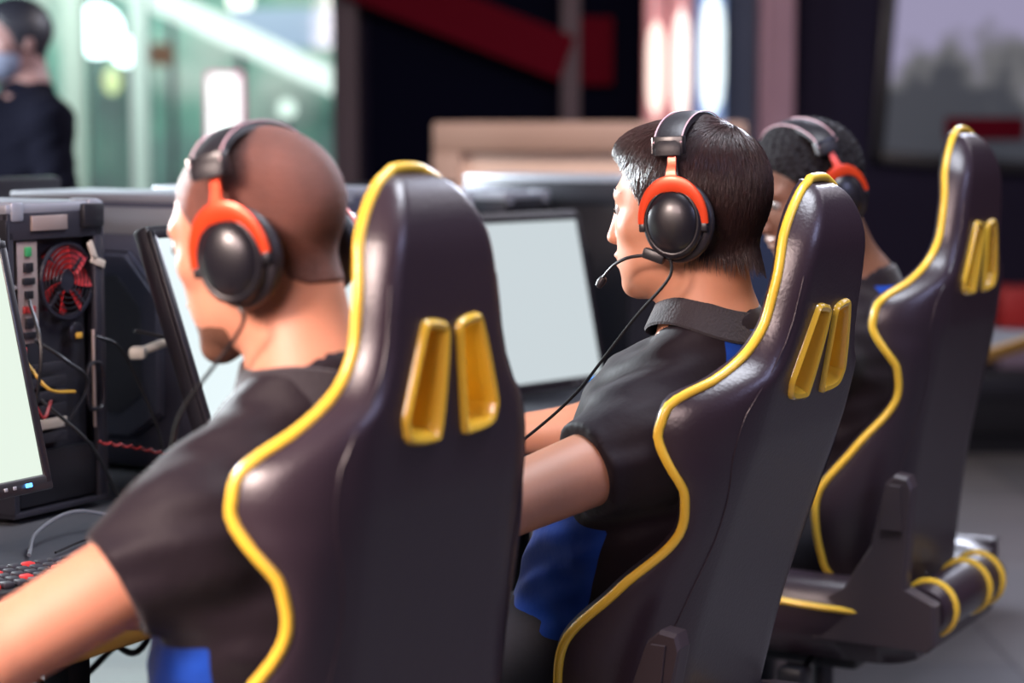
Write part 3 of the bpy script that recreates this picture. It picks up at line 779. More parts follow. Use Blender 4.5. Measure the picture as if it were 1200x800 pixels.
b2, h2 = person('person', B, M['skin'], dict(kind='thick', grow=.008, mat=M['hair']), 'person in profile with straight dark hair, sitting in the middle, in sharp focus', None, (L2[0], L2[1], 0), RZ, mats=clothes)
headset(h2 @ Matrix.Translation((0, 0, .004)), (L2[0], L2[1], 0), RZ, 'sharp headset with orange fork and boom microphone on the straight-haired player', [(-.088, .030, 1.09), (-.105, .072, 1.03), (-.125, .098, .99), (-.14, .15, .94), (-.15, .28, .84)])
C = dict(head=(0, 0, 1.235), neck=(.045, -.060, 1.05), chest=(.04, -.075, .90), belly=(.04, -.045, .75), pelvis=(.04, -.02, .63), pitch=20, yaw=52, fine=.0035,
         shL=(-.14, -.05, .94), elL=(-.25, .07, .83), wrL=(-.15, .30, .81), handL=(.2, 1, -.2), shR=(.19, -.05, .94), elR=(.215, .10, .82), wrR=(.17, .30, .80), handR=(-.2, 1, -.1), slv=.6, **legsd(.04, -.02, .62))
L3 = np.array((.537, 3.60))
b3, h3 = person('person', C, M['skin3'], dict(kind='curly', grow=.012, mat=M['hair3'], res=.0035), 'person with short black curly hair looking down, partly hidden behind the leaning chair', None, (L3[0], L3[1], 0), RZ, mats=clothes)
headset(h3, (L3[0], L3[1], 0), RZ, 'headset with red fork on the curly-haired player looking down', [(-.06, .06, 1.05), (-.08, .1, .93), (-.1, .22, .80)])

# ------------------------------------------------------------------ desk and equipment
Y0, Y1, X0, X1 = .30, 1.95, -1.0, 4.1
cm = W((X0 + X1) / 2, (Y0 + Y1) / 2)
dk = empty('long_desk', cm, RZ, 'long grey bench desk with a yellow-brown wooden front edge', 'desk')
lx, ly = X1 - X0, Y1 - Y0
dt = MB().box((0, 0, .735), (lx, ly, .030), .003).build('desktop', M['desk'], dk)
MB().box((0, -ly / 2 - .006, .733), (lx, .014, .036), .004).build('edge_strip', M['edge'], dt)
for x in (-2.4, -1.224, -.997, 0, 1.2, 2.2):
    for y in (-ly / 2 + .28, ly / 2 - .10):
        MB().box((x, y, .36), (.045, .045, .72), .004).build('leg', M['black'], dk)
for y in (-ly / 2 + .28, ly / 2 - .10): MB().box((0, y, .695), (lx - .1, .04, .05), .004).build('rail', M['black'], dk)
def at(xl, yl, z=.75): return W(xl, yl, z)

def monitor(xl, yl, yawoff, w, h, scr, label, tilt=6, zc=.86, grp='wide monitors facing the players'):
    root = empty('monitor', at(xl, yl), RZ + R_(yawoff), label, 'monitor', grp)
    z0 = zc - .75
    mt = Matrix.Translation((0, 0, z0)) @ Matrix.Rotation(R_(-tilt), 4, 'X')
    bz = .014
    def bx(c, d, r=.003):
        b = MB().box(c, d, r); b.v = [tuple(mt @ Vector(v)) for v in b.v]; return b
    sh = MB()
    for q in (bx((0, .012, h / 2 + .002), (w + 2 * bz, .030, h + bz * 2 + .014), .006), bx((0, .036, h / 2), (w * .6, .03, h * .6), .01)): sh.add(q.v, q.f)
    for c, d in (((0, -.004, h + bz / 2), (w + 2 * bz, .010, bz)), ((0, -.004, -bz * .75), (w + 2 * bz, .010, bz * 1.5)), ((-w / 2 - bz / 2, -.004, h / 2), (bz, .010, h + bz * 2)), ((w / 2 + bz / 2, -.004, h / 2), (bz, .010, h + bz * 2))):
        q = bx(c, d, .003); sh.add(q.v, q.f)
    body = sh.build('housing', M['gloss'], root)
    q = bx((0, -.0045, h / 2), (w, .004, h), 0); MB().add(q.v, q.f).build('screen', scr, root, smooth=False)
    q = bx((w / 2 - .032, -.0100, -bz * .75), (.011, .003, .0055), .001); MB().add(q.v, q.f).build('power_light', M['blueled'], body)
    for k in range(3):
        q = bx((w / 2 - .058 - .016 * k, -.0100, -bz * .75), (.006, .002, .005), .001); MB().add(q.v, q.f).build('button', M['steel'], body)
    MB().box((0, .115, (z0 + h * .45) / 2), (.07, .028, z0 + h * .45), .008).build('stand_neck', M['black'], root)
    MB().lathe([(.115, .0005), (.118, .006), (.105, .014), (.03, .022)], 40, Matrix.Translation((0, .125, 0)), sx=1.1, sy=.85).build('stand_base', M['gloss'], root)
    return root
monitor(.010, .570, 0, .52, .30, SCR[0], 'monitor with a pale screen cut off by the left edge of the photo', zc=.875, tilt=13)
monitor(.944, .605, 0, .535, .30, SCR[1], 'monitor with a bright white screen in front of the ginger-haired player', tilt=20, zc=.880)
monitor(1.735, .715, -13, .58, .325, SCR[2], 'monitor with a light grey screen between the two nearest chairs', tilt=13, zc=.822)
monitor(3.00, .68, -6, .53, .30, SCR[3], 'dark monitor behind the heads of the two farther players', zc=.868)

def tower(xl, yl, label, detail=True, cm='case', w=.205, d=.44, h=.445, open_fan=True):
    root = empty('computer_tower', at(xl, yl), RZ, label, 'computer', 'black computer towers standing along the desk')
    # rear face towards the players (y=0), x from 0..w, depth +y
    sh = MB()
    t = .004
    sh.box((t / 2, d / 2, h / 2 + .012), (t, d, h), .001); sh.box((w - t / 2, d / 2, h / 2 + .012), (t, d, h), .001)
    sh.box((w / 2, d / 2, .014), (w, d, .008), .001)
    sh.box((w / 2, d - .003, h / 2 + .012), (w, .006, h), .001)
    sh.box((w / 2, .006, h - .008), (w, .010, .040), .002); sh.box((.007, .006, h / 2), (.012, .010, h - .03), .002); sh.box((w - .010, .006, h / 2), (.018, .010, h - .03), .002)
    shell = sh.build('case_shell', M[cm], root)
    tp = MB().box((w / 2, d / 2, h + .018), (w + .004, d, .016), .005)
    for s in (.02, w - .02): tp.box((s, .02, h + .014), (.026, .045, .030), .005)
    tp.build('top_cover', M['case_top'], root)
    # moulded side panel on the near side (x=0)
    hexp = [(.10, .10), (.17, .055), (.33, .055), (.39, .12), (.39, .30), (.33, .375), (.17, .375), (.10, .30)]
    sp = MB().prism([(y, z) for y, z in hexp], -.002, -.013, 'x', chamfer=.009)
    sp.prism([(.14 + (y - .245) * .0 + (y - .10) * .72, .06 + z * .73) for y, z in hexp], -.013, -.0145, 'x', chamfer=.001, mi=1)
    sp.build('side_bulge', [M[cm], M['mesh']], shell, smooth=False)
    MB().box((-.001, d / 2, h - .02), (.004, d, .045), .001).build('side_top_strip', M['steel'] if cm == 'case' else M['gmetal'], shell)
    for y in (.05, .12, .20):
        MB().box((-.006, d - y, h * .55), (.006, .012, .10), .002).build('side_clip', M['steel'], shell)
    for x, y in ((.03, .05), (w - .03, .05), (.03, d - .05), (w - .03, d - .05)):
        MB().lathe([(.014, 0), (.016, .003), (.014, .012)], 16, Matrix.Translation((x, y, 0))).build('foot', M['black'], root)
    if not detail: 
        MB().box((w / 2, .004, h / 2), (w - .03, .004, h - .06), .001).build('rear_plate', M['case_in'], root)
        return root
    # rear plate frame: dark interior behind
    MB().box((w / 2, .03, h / 2), (w - .03, .004, h - .06), 0).build('rear_plate', M['case_in'], root)
    io = MB().box((.045, .010, .340), (.042, .008, .150), .001).build('port_plate', M['beige'], root)
    for i, (z, c, ww, hh) in enumerate(((.385, 'green', .012, .014), (.362, 'gmetal', .018, .014), (.342, 'black', .024, .010), (.322, 'gmetal', .016, .012), (.300, 'redwire', .024, .010), (.280, 'black', .016, .016), (.262, 'gmetal', .024, .010))):
        MB().box((.045, .005, z + .015), (ww, .006, hh), .001).build('port', M[c], io)
    # exhaust fan
    fx, fz = .134, .352
    fr = MB()
    ring = [(fx + .056 * math.cos(a), fz + .056 * math.sin(a)) for a in [2 * math.pi * i / 36 for i in range(36)]]
    fr.tube([(x, .012, z) for x, z in ring], .004, 6, closed=True)
    for i in range(4):
        a = math.pi / 4 + i * math.pi / 2
        fr.tube([(fx + .02 * math.cos(a), .012, fz + .02 * math.sin(a)), (fx + .058 * math.cos(a), .012, fz + .058 * math.sin(a))], .003, 6)
    fan = fr.build('fan_frame', M['fandark'], root)
    for rr in (.018, .026, .034, .042, .050):
        MB().tube([(fx + rr * math.cos(a), .007, fz + rr * math.sin(a)) for a in [2 * math.pi * i / 30 for i in range(30)]], .0009, 5, closed=True).build('grill_ring', M['gmetal'], fan)
    MB().lathe([(.001, -.006), (.017, -.005), (.018, .006)], 24, Matrix.Translation((fx, .016, fz)) @ Matrix.Rotation(R_(-90), 4, 'X')).build('fan_hub', M['fandark'], fan)
    for i in range(7):
        a0 = 2 * math.pi * i / 7; lp = []
        for r in (.017, .03, .042, .052):
            a1 = a0 + (r - .017) * 6; sp_ = .42
            lp.append([(fx + r * math.cos(a1 + s * sp_), .018 + s * .012 + dy, fz + r * math.sin(a1 + s * sp_)) for s, dy in ((-1, 0), (0, 0), (1, 0), (1, .0015), (0, .0015), (-1, .0015))])
        MB().loft(lp).build('fan_blade', M['redfan'], fan)
    # expansion slots, grommet, power supply
    for i in range(6):
        MB().box((.070, .009, .225 - i * .021), (.105, .006, .015), .001).build('slot_cover', M['label'] if i == 4 else M['case_in'], root)
    MB().box((w / 2, .012, .062), (w - .04, .010, .080), .002).build('power_supply', M['gmetal'], root)
    MB().box((.055, .006, .060), (.028, .008, .022), .002).build('power_socket', M['black'], root)
    MB().lathe([(.001, .002), (.012, .002), (.016, 0), (.016, -.004), (.013, -.006)], 24, Matrix.Translation((.150, .008, .272)) @ Matrix.Rotation(R_(90), 4, 'X')).build('grommet', M['gloss'], root)
    MB().box((.150, .004, .268), (.013, .003, .009), .002).build('yellow_connector', M['yelwire'], root)
    MB().lathe([(.001, .002), (.003, .002), (.003, -.002)], 10, Matrix.Translation((.012, .0, .35)) @ Matrix.Rotation(R_(90), 4, 'X')).build('screw', M['silver'], root)
    MB().tube(spline([(w - .035, -.006, .225), (w - .052, -.010, .215), (w - .052, -.010, .165), (w - .040, -.010, .155), (w - .020, -.010, .162), (w - .018, -.008, .215)], 6, closed=True), .0035, 8, closed=True).build('handle_loop', M['gloss'], root)
    MB().box((w - .028, .0, .20), (.004, .004, .15), .001).build('metal_strip', M['beige'], root)
    for (x, z, a) in ((w - .028, .395, 25), (w - .016, .378, 70)):
        MB().box((x, -.002, z), (.012, .002, .032), .0005, Euler((0, R_(-a), 0))).build('paper_tab', M['label'], root)
    MB().box((w - .028, -.002, h + .004), (.046, .012, .036), .003).build('top_handle', M['black'], root)
    MB().box((.085, -.001, h - .004), (.075, .005, .022), .001).build('label_plate', M['beige'], root)
    wires = [('redwire', [(.03, .0, .26), (.01, -.02, .22), (.03, -.03, .16), (.06, -.02, .18)]), ('cable', [(.05, 0, .27), (.08, -.03, .24), (.13, -.03, .20), (.09, -.02, .14)]),
             ('yelwire', [(.03, .0, .24), (.045, -.03, .20), (.10, -.03, .19)]), ('cable', [(.06, 0, .18), (.10, -.05, .12), (.15, -.04, .07), (.19, -.03, .02)]),
             ('cable', [(.04, 0, .33), (.02, -.04, .26), (.015, -.03, .15), (.05, -.02, .08)])]
    for c, p in wires: MB().tube(spline(p, 8), .0028, 6).build('wire', M[c], root)
    return root
tower(.463, .80, 'black computer tower with a red rear fan, at the left edge of the desk', cm='case_dark')
tower(.93, .80, 'black computer tower with a moulded side panel, behind the white screen', d=.44)
tower(1.31, .80, 'computer tower just beyond the white screen, mostly hidden by the closest chair', detail=False)
tower(1.93, 1.02, 'computer tower standing behind the light grey screen', detail=False, cm='black', h=.41)
tower(2.45, .80, 'dark computer tower right of the light grey screen, behind the microphone', detail=False, cm='black')
tower(2.20, .98, 'computer tower beyond the light grey screen, below the counter', detail=False, cm='black', h=.41)
mo = monitor(.915, 1.42, 180, .53, .30, SCR[3], 'dark monitor of the opposite row seen from behind at upper left', zc=.920, grp='monitors of the opposite row seen from behind')
monitor(2.35, 1.45, 176, .53, .30, SCR[3], 'monitor of the opposite row seen from behind, right of the closest chair', zc=.88, grp='monitors of the opposite row seen from behind')
monitor(3.05, 1.40, 182, .55, .30, SCR[3], 'monitor of the opposite row seen from behind, above the light grey screen', zc=.87, grp='monitors of the opposite row seen from behind')
monitor(3.68, 1.42, 178, .55, .30, SCR[3], 'monitor of the opposite row seen from behind, next to the straight-haired player\'s face', zc=.87, grp='monitors of the opposite row seen from behind')
MB().box((0, .02, .480), (.55, .036, .012), .003).build('top_bezel', M['steel'], mo)

# keyboards
kcap = MB().box((0, 0, 0), (.0155, .0155, .008), .003)
kmesh = {}
def keyboard(xl, yl, label, rows=5, cols=18, turn=0):
    root = empty('keyboard', at(xl, yl), RZ - R_(turn), label, 'keyboard', 'black keyboards with red lit keys')
    MB().box((0, 0, .011), (.36, .135, .018), .005).build('keyboard_case', M['black'], root)
    for q, mt_ in (('key', M['key']), ('redkey', M['redled'])):
        if q not in kmesh:
            o = kcap.build('key', mt_); kmesh[q] = o.data; bpy.data.objects.remove(o)
    for r in range(rows):
        for c in range(cols):
            o = bpy.data.objects.new('key', kmesh['redkey' if (r * 5 + c * 3) % 7 == 0 else 'key']); COL.objects.link(o); o.parent = root
            o.location = (-.1615 + c * .019, -.046 + r * .0215, .0235)
    return root
keyboard(.120, .505, 'black keyboard with red lit keys beside the ginger-haired player\'s forearm', turn=18)
keyboard(1.40, .50, 'black keyboard in front of the light grey screen')
keyboard(2.30, .46, 'black keyboard hidden beyond the straight-haired player')
tag(MB().tube(spline([W(.30, .62, .757), W(.36, .66, .775), W(.46, .68, .785), W(.56, .66, .76), W(.66, .60, .757), W(.8, .62, .757)], 8), .0028, 8).build('cable', M['steel']), 'thin grey cable curling over the desk beside the keyboard', 'cable')
tag(MB().tube(spline([W(.33, .60, .757), W(.42, .62, .758), W(.52, .61, .757), W(.60, .66, .757), W(.7, .70, .757)], 8), .0018, 8).build('cable', M['cable']), 'thin black cable lying on the desk in front of the fan tower', 'cable')
tag(MB().tube(spline([W(.70, .77, 1.02), W(.78, .72, .99), W(.84, .74, .93), W(.90, .74, .86), W(.93, .76, .78), W(.95, .78, .755)], 8), .003, 8).build('cable', M['cable']), 'black cable hanging across the moulded side panel', 'cable')
tag(MB().tube(spline([W(.80, .80, .79), W(.74, .76, .86), W(.70, .77, .95), W(.66, .77, 1.0), W(.60, .76, 1.02)], 8), .0025, 8).build('cable', M['cable']), 'black cable looping beside the fan tower', 'cable')
tw = []
for i in range(60):
    t = i / 59; p = W(.60 + .26 * t, .76 - .02 * t, .86 - .085 * t + .01 * math.sin(t * 3)); tw.append((p.x + .002 * math.cos(i * 1.3), p.y, p.z + .002 * math.sin(i * 1.3)))
tag(MB().tube(tw, .0022, 6).build('cable', M['redwire']), 'twisted red wire running down to the desk by the fan tower', 'cable')
# pale strap on the moulded panel
tag(MB().tube(spline([W(.725, .785, .982), W(.79, .78, .994), W(.85, .78, 1.004), W(.93, .79, 1.015)], 6), .011, 10, flat=.6).box(W(.725, .785, .982), (.026, .026, .020), .006).build('cable_clip', M['strap']), 'pale grey strap across the moulded side panel next to the white screen', 'strap')
# cables below the desk
for i, (pts, lb) in enumerate((([(.48, .80, .72), (.56, .80, .60), (.63, .80, .555), (.70, .80, .59), (.78, .80, .60), (.90, .80, .72)], 'black cable sagging under the desk, the upper one'),
                  ([(.42, .84, .72), (.52, .84, .52), (.62, .84, .475), (.72, .84, .51), (.84, .84, .56), (.98, .84, .72)], 'black cable sagging lowest under the desk'),
                  ([(.46, .76, .72), (.50, .76, .60), (.535, .76, .54), (.56, .76, .56), (.55, .76, .60), (.60, .76, .57), (.68, .76, .52), (.76, .76, .60), (.82, .76, .72)], 'black cable with a small loop under the desk at the lower left corner'))):
    tag(MB().tube(spline([W(*p) for p in pts], 8), .0055, 8).build('cable', M['cable']), lb, 'cable')

# ------------------------------------------------------------------ the room
def wallmat(name, c, rough=.7): return mat(name, c, rough, bump=.05, bscale=30, var=.08, vscale=3)
m_wall = mat('wall_dark_violet', (.022, .019, .040), .9, spec=.1); m_navy = mat('panel_navy', (.001, .0015, .010), .9, spec=.1)
m_post = wallmat('post_mauve', (.10, .075, .095)); m_pink = wallmat('pillar_pink', (.42, .26, .33))
m_bg = wallmat('panel_bluegrey', (.09, .12, .20)); m_redw = wallmat('wall_dark_red', (.07, .018, .030))
m_red = mat('red_paint', (.10, .002, .010), .9, spec=.1); m_wood = wallmat('counter_wood', (.34, .22, .17), .6); m_cream = wallmat('counter_front', (.75, .55, .45), .6)
M['mask'] = mat('mask_grey', (.16, .18, .26), .7)
m_ceil = wallmat('ceiling_dark', (.03, .03, .04)); 
def floor_mat():
    m = mat('floor_tiles', (.16, .155, .16), .32)
    nt = m.node_tree; b = nt.nodes['Principled BSDF']; tc = nt.nodes.new('ShaderNodeTexCoord')
    br = nt.nodes.new('ShaderNodeTexBrick'); br.offset = 0; br.inputs['Scale'].default_value = 1.6; br.inputs['Mortar Size'].default_value = .006
    br.inputs['Color1'].default_value = (.20, .19, .19, 1); br.inputs['Color2'].default_value = (.15, .15, .16, 1); br.inputs['Mortar'].default_value = (.05, .05, .055, 1)
    br.inputs['Brick Width'].default_value = 1; br.inputs['Row Height'].default_value = 1
    nt.links.new(tc.outputs['Object'], br.inputs['Vector']); nt.links.new(br.outputs['Color'], b.inputs['Base Color'])
    n = nt.nodes.new('ShaderNodeTexNoise'); n.inputs['Scale'].default_value = 3; mr = nt.nodes.new('ShaderNodeMapRange'); mr.inputs['To Min'].default_value = .2; mr.inputs['To Max'].default_value = .5
    nt.links.new(tc.outputs['Object'], n.inputs['Vector']); nt.links.new(n.outputs['Fac'], mr.inputs['Value']); nt.links.new(mr.outputs['Result'], b.inputs['Roughness'])
    return m
def st(o): return tag(o, kind='structure')
XL, XR, YN, YF, H = -4.2, 4.6, -1.2, 9.2, 3.2
st(MB().box(((XL + XR) / 2, (YN + YF) / 2, -.05), (XR - XL + .4, YF - YN + .4, .1)).build('floor', floor_mat(), smooth=False))
st(MB().box(((XL + XR) / 2, (YN + YF) / 2, H + .05), (XR - XL + .4, YF - YN + .4, .1)).build('ceiling', m_ceil, smooth=False))
st(MB().box((XL - .1, (YN + YF) / 2, H / 2), (.2, YF - YN + .4, H)).build('wall_left', m_wall, smooth=False))
st(MB().box((XR + .1, (YN + YF) / 2, H / 2), (.2, YF - YN + .4, H)).build('wall_right', m_redw, smooth=False))
st(MB().box(((XL + XR) / 2, YN - .1, H / 2), (XR - XL, .2, H)).build('wall_rear', m_wall, smooth=False))
def bgx(px, d): return (px - 600) / 2400 * d
wx0, wx1 = -4.0, bgx(398, YF)
wb = MB(); wb.box(((wx1 + XR) / 2, YF + .1, H / 2), (XR - wx1, .2, H)); wb.box(((XL + wx0) / 2, YF + .1, H / 2), (wx0 - XL, .2, H)); wb.box(((wx0 + wx1) / 2, YF + .1, 2.95), (wx1 - wx0, .2, .5)); wb.box(((wx0 + wx1) / 2, YF + .1, .15), (wx1 - wx0, .2, .3))
st(wb.build('wall_back', m_wall, smooth=False))
# shop window: glass and mullions
glass = bpy.data.materials.new('window_glass'); glass.use_nodes = True
gn = glass.node_tree; gn.nodes.clear(); go = gn.nodes.new('ShaderNodeOutputMaterial'); gm = gn.nodes.new('ShaderNodeMixShader'); gt = gn.nodes.new('ShaderNodeBsdfTransparent'); gg = gn.nodes.new('ShaderNodeBsdfGlossy')
gg.inputs['Roughness'].default_value = .05; gm.inputs[0].default_value = .06; gt.inputs['Color'].default_value = (.93, .98, .96, 1)
gn.links.new(gt.outputs[0], gm.inputs[1]); gn.links.new(gg.outputs[0], gm.inputs[2]); gn.links.new(gm.outputs[0], go.inputs[0])
wn = MB(); wn.box(((wx0 + wx1) / 2, YF + .08, 1.5), (wx1 - wx0, .02, 2.4))
win = st(wn.build('window_1', glass, smooth=False))
mu = MB()
for x in (wx0 + .03, bgx(-180, YF)): mu.box((x, YF + .07, 1.5), (.06, .08, 2.4), .005)
mu.build('window_frame', m_post, win)
st(MB().box((bgx(408, YF - .05), YF - .08, H / 2), (.11, .16, H), .01).build('trim_1', m_post))
st(MB().box((bgx(600, YF - .1), YF - .04, H / 2), (bgx(752, YF) - bgx(422, YF), .06, H), 0).build('trim_2', m_navy, smooth=False))
st(MB().box((bgx(668, YF - .2), YF - .16, H / 2), (.085, .10, H), .01).build('trim_3', m_post))
st(MB().box((bgx(873, YF - .2), YF - .06, H / 2), (.22, .08, H), .01).build('trim_4', m_bg))
st(MB().box((bgx(911, YF - .3), YF - .14, H / 2), (.155, .16, H), .01).build('trim_5', m_pink))
st(MB().box((bgx(778, YF), YF - .04, H / 2), (.42, .05, H), .0).build('trim_6', m_bg, smooth=False))
# red sloping beam and red panel in the dark bay
ya = YF - .25
def zat(py, d): return CAM_H + (150 - py) / 2400 * d
p0 = Vector((bgx(400, ya), ya, zat(-32, ya))); p1 = Vector((bgx(664, ya), ya, zat(70, ya)))
bmv = MB(); dv_ = (p1 - p0).normalized(); nv = Vector((-dv_.z, 0, dv_.x)) * .10
bmv.loft([[p0 + nv, p0 - nv, p0 - nv + Vector((0, .08, 0)), p0 + nv + Vector((0, .08, 0))], [p1 + nv, p1 - nv, p1 - nv + Vector((0, .08, 0)), p1 + nv + Vector((0, .08, 0))]])
st(bmv.build('trim_7', m_red, smooth=False))
tag(MB().box((bgx(698, ya), YF - .12, zat(60, ya)), (.16, .05, .30), .01).build('wall_panel', m_red), 'small dark red panel on the navy wall left of the glowing columns', 'panel')
# glowing columns
def glow(name, col, s, z0, z1, zc, hw):
    m = mat(name, (.3, .2, .22), .4); nt = m.node_tree; b = nt.nodes['Principled BSDF']; b.inputs['Emission Color'].default_value = (*col, 1)
    b.inputs['Emission Strength'].default_value = s
    return m
def column(px, wpx, tint, core, lab, zc, hh):
    d = YF - .45; x = bgx(px, d); w = wpx / 2400 * d
    root = empty('light_column', (x, d, 0), 0, lab, 'lamp', 'glowing light columns at the back wall')
    MB().box((0, .05, H / 2), (w, .04, H - .02), .008).build('column_back', mat('column_tint', tint, .6), root)
    MB().lathe([(w * .12, .02), (w * .46, .04), (w * .46, 3.1), (w * .12, 3.12)], 24, Matrix.Translation((0, -.03, 0)) @ Matrix.Scale(.6, 4, (0, 1, 0))).build('diffuser', mat('diffuser_glow', tint, .5, emit=tint, estr=.42), root)
    MB().lathe([(.004, zc - hh), (w * .34, zc - hh * .75), (w * .42, zc - hh * .4), (w * .42, zc + hh * .4), (w * .34, zc + hh * .75), (.004, zc + hh)], 24, Matrix.Translation((0, -.07, 0)) @ Matrix.Scale(.6, 4, (0, 1, 0))).build('lamp_tube', mat('tube_glow', (1, 1, 1), .5, emit=core, estr=1.25), root)
column(766, 25, (.72, .34, .36), (1, .74, .62), 'leftmost pink glowing light column at the back wall', zat(85, YF), .20)
column(795, 25, (.72, .36, .38), (1, .78, .70), 'pink glowing light column between the pink and the blue-white ones', zat(82, YF), .24)
column(831, 34, (.30, .46, .80), (.72, .93, 1), 'blue-white glowing light column, rightmost of the three', zat(70, YF), .26)
# second window on the right with a dim view
def view_mat():
    m = mat('window_view', (.02, .02, .02), .4); nt = m.node_tree; b = nt.nodes['Principled BSDF']; tc = nt.nodes.new('ShaderNodeTexCoord')
    n = nt.nodes.new('ShaderNodeTexNoise'); n.inputs['Scale'].default_value = 3.2; n.inputs['Detail'].default_value = 3
    sx = nt.nodes.new('ShaderNodeSeparateXYZ'); nt.links.new(tc.outputs['Object'], sx.inputs[0]); nt.links.new(tc.outputs['Object'], n.inputs['Vector'])
    a = nt.nodes.new('ShaderNodeMath'); a.operation = 'MULTIPLY_ADD'; nt.links.new(sx.outputs['Z'], a.inputs[0]); a.inputs[1].default_value = 1.1; a.inputs[2].default_value = -.02
    c = nt.nodes.new('ShaderNodeMath'); c.operation = 'ADD'; nt.links.new(a.outputs[0], c.inputs[0]); nt.links.new(n.outputs['Fac'], c.inputs[1])
    r = nt.nodes.new('ShaderNodeValToRGB'); e = r.color_ramp.elements; e[0].position = .38; e[0].color = (.05, .055, .07, 1); e[1].position = .62; e[1].color = (.36, .33, .50, 1)
    q = e.new(.48); q.color = (.16, .16, .17, 1)
    nt.links.new(c.outputs[0], r.inputs[0]); nt.links.new(r.outputs[0], b.inputs['Emission Color']); b.inputs['Emission Strength'].default_value = .85
    return m
d2 = YF - .05
vw = MB().box((0, 0, 0), (1.5, .03, .78)).build('wall_screen', view_mat(), smooth=False); vw.location = (bgx(1040, d2) + .75, d2 - .02, zat(88, d2)); vw.rotation_euler = (0, R_(4), 0)
tag(vw, 'large dim wall screen showing a blurred grey landscape, upper right', 'screen')
sb_ = MB(); sb_.box((0, .02, .42), (1.6, .05, .06), .008); sb_.box((0, .02, -.42), (1.6, .05, .06), .008); sb_.box((-.78, .02, 0), (.06, .05, .9), .008); sb_.box((.78, .02, 0), (.06, .05, .9), .008)
sb_.build('screen_frame', M['black'], vw)
tag(MB().box((bgx(1152, YF - .3), YF - .28, zat(151, YF)), (.34, .05, .10), .01).build('red_sign', m_red), 'dark red strip below the wall screen', 'sign')
# low furniture at the right back
sf_ = empty('sideboard', (bgx(1190, 8.4), 8.5, 0), 0, 'dark low sideboard against the wall at the right edge', 'furniture')
MB().box((0, 0, .22), (1.3, .5, .26), .01).box((0, 0, .045), (1.2, .42, .09), 0).build('sideboard_body', M['black'], sf_)
MB().box((0, -.255, .27), (1.24, .02, .07), .004).build('drawer_front', M['gmetal'], sf_)
bx_ = empty('storage_box', (bgx(1208, 8.3), 8.42, .352), 0, 'small grey box with a red top half on the sideboard at the right edge', 'box')
MB().box((0, 0, .08), (.22, .2, .16), .01).build('box_base', mat('box_mauve', (.22, .17, .24), .6), bx_); MB().box((0, 0, .245), (.22, .2, .17), .01).build('box_top', mat('box_red', (.42, .02, .02), .5), bx_)
# wooden counter
cx0, cx1, cd = bgx(508, 7.4), bgx(872, 7.4), 7.4
ct = empty('reception_counter', ((cx0 + cx1) / 2, cd, 0), R_(-2.5), 'pale wooden counter with a peach front behind the row of monitors', 'counter')
zt = zat(143, cd); cw = cx1 - cx0
MB().box((0, .2, zt - .055), (cw, .5, .11), .012).build('counter_top', m_wood, ct)
for q in (-cw / 2 + .05, cw / 2 - .05): MB().box((q, .0, (zt - .11) / 2), (.10, .12, zt - .11), .005).build('counter_post', m_wood, ct)
MB().box((.0, .02, (zt - .11) / 2), (cw - .2, .04, zt - .11), .004).build('counter_front', m_cream, ct)

# ------------------------------------------------------------------ outside the window
ex = mat('street_paving', (.3, .32, .31), .7)
st(MB().box((-4, 14.4, -.06), (14, 10, .1)).build('ground_outside', ex, smooth=False))
def emat(n, c, s): return mat(n, (.1, .1, .1), .6, emit=c, estr=s)
def fac():
    m = mat('street_facade', (.3, .4, .38), .6); nt = m.node_tree; b = nt.nodes['Principled BSDF']; tc = nt.nodes.new('ShaderNodeTexCoord')
    n = nt.nodes.new('ShaderNodeTexNoise'); n.inputs['Scale'].default_value = 1.3; n.inputs['Detail'].default_value = 2
    r = nt.nodes.new('ShaderNodeValToRGB'); e = r.color_ramp.elements
    e[0].position = .34; e[0].color = (.16, .22, .22, 1); e[1].position = .68; e[1].color = (.56, .60, .54, 1); q = e.new(.5); q.color = (.20, .40, .32, 1)
    nt.links.new(tc.outputs['Object'], n.inputs['Vector']); nt.links.new(n.outputs['Fac'], r.inputs[0]); nt.links.new(r.outputs[0], b.inputs['Base Color'])
    b.inputs['Roughness'].default_value = .5
    return m
tag(MB().box((-3.5, 15.0, 2.5), (14, .3, 5), 0).build('building_facade', fac(), smooth=False), 'pale green building facade across the street beyond the window', 'building')
def oat(px, py, d): return Vector((bgx(px, d), d, zat(py, d)))
# sloping white canopy beam
a0, a1 = oat(60, -58, 12.5), oat(460, 128, 12.5); nv = Vector((0, 0, .085))
tag(MB().loft([[a0 + nv, a0 - nv, a0 - nv + Vector((0, .2, 0)), a0 + nv + Vector((0, .2, 0))], [a1 + nv, a1 - nv, a1 - nv + Vector((0, .2, 0)), a1 + nv + Vector((0, .2, 0))]]).build('awning_beam', mat('awning_white', (.95, .97, .95), .6), smooth=False), 'white sloping awning beam outside the shop window', 'beam')
for px, w, lb, c in ((168, .10, 'pale grey street post outside, left of the pink-rimmed sign', (.5, .54, .52)), (92, .13, 'grey-green street post outside beside the standing person', (.42, .46, .42))):
    tag(MB().box((bgx(px, 12), 12, 1.9), (w, w, 3.8), .01).build('street_post', mat('post_paint', c, .6)), lb, 'post')
def lampball(px, py, d, r, s, col, lb, sx=1., sz=1.):
    p = oat(px, py, d); root = empty('street_lamp', (p.x, p.y, 0), 0, lb, 'lamp', 'street lamps outside the window')
    MB().lathe([(.002, -r * sz)] + [(r * math.sin(math.pi * i / 12), -r * sz * math.cos(math.pi * i / 12)) for i in range(1, 12)] + [(.002, r * sz)], 24, Matrix.Translation((0, 0, p.z))).build('lamp_globe', emat('globe_glow', col, s), root)
    MB().tube([(0, 0, 0), (0, 0, max(.05, p.z - r * sz))], .025, 8).build('lamp_pole', m_post, root)
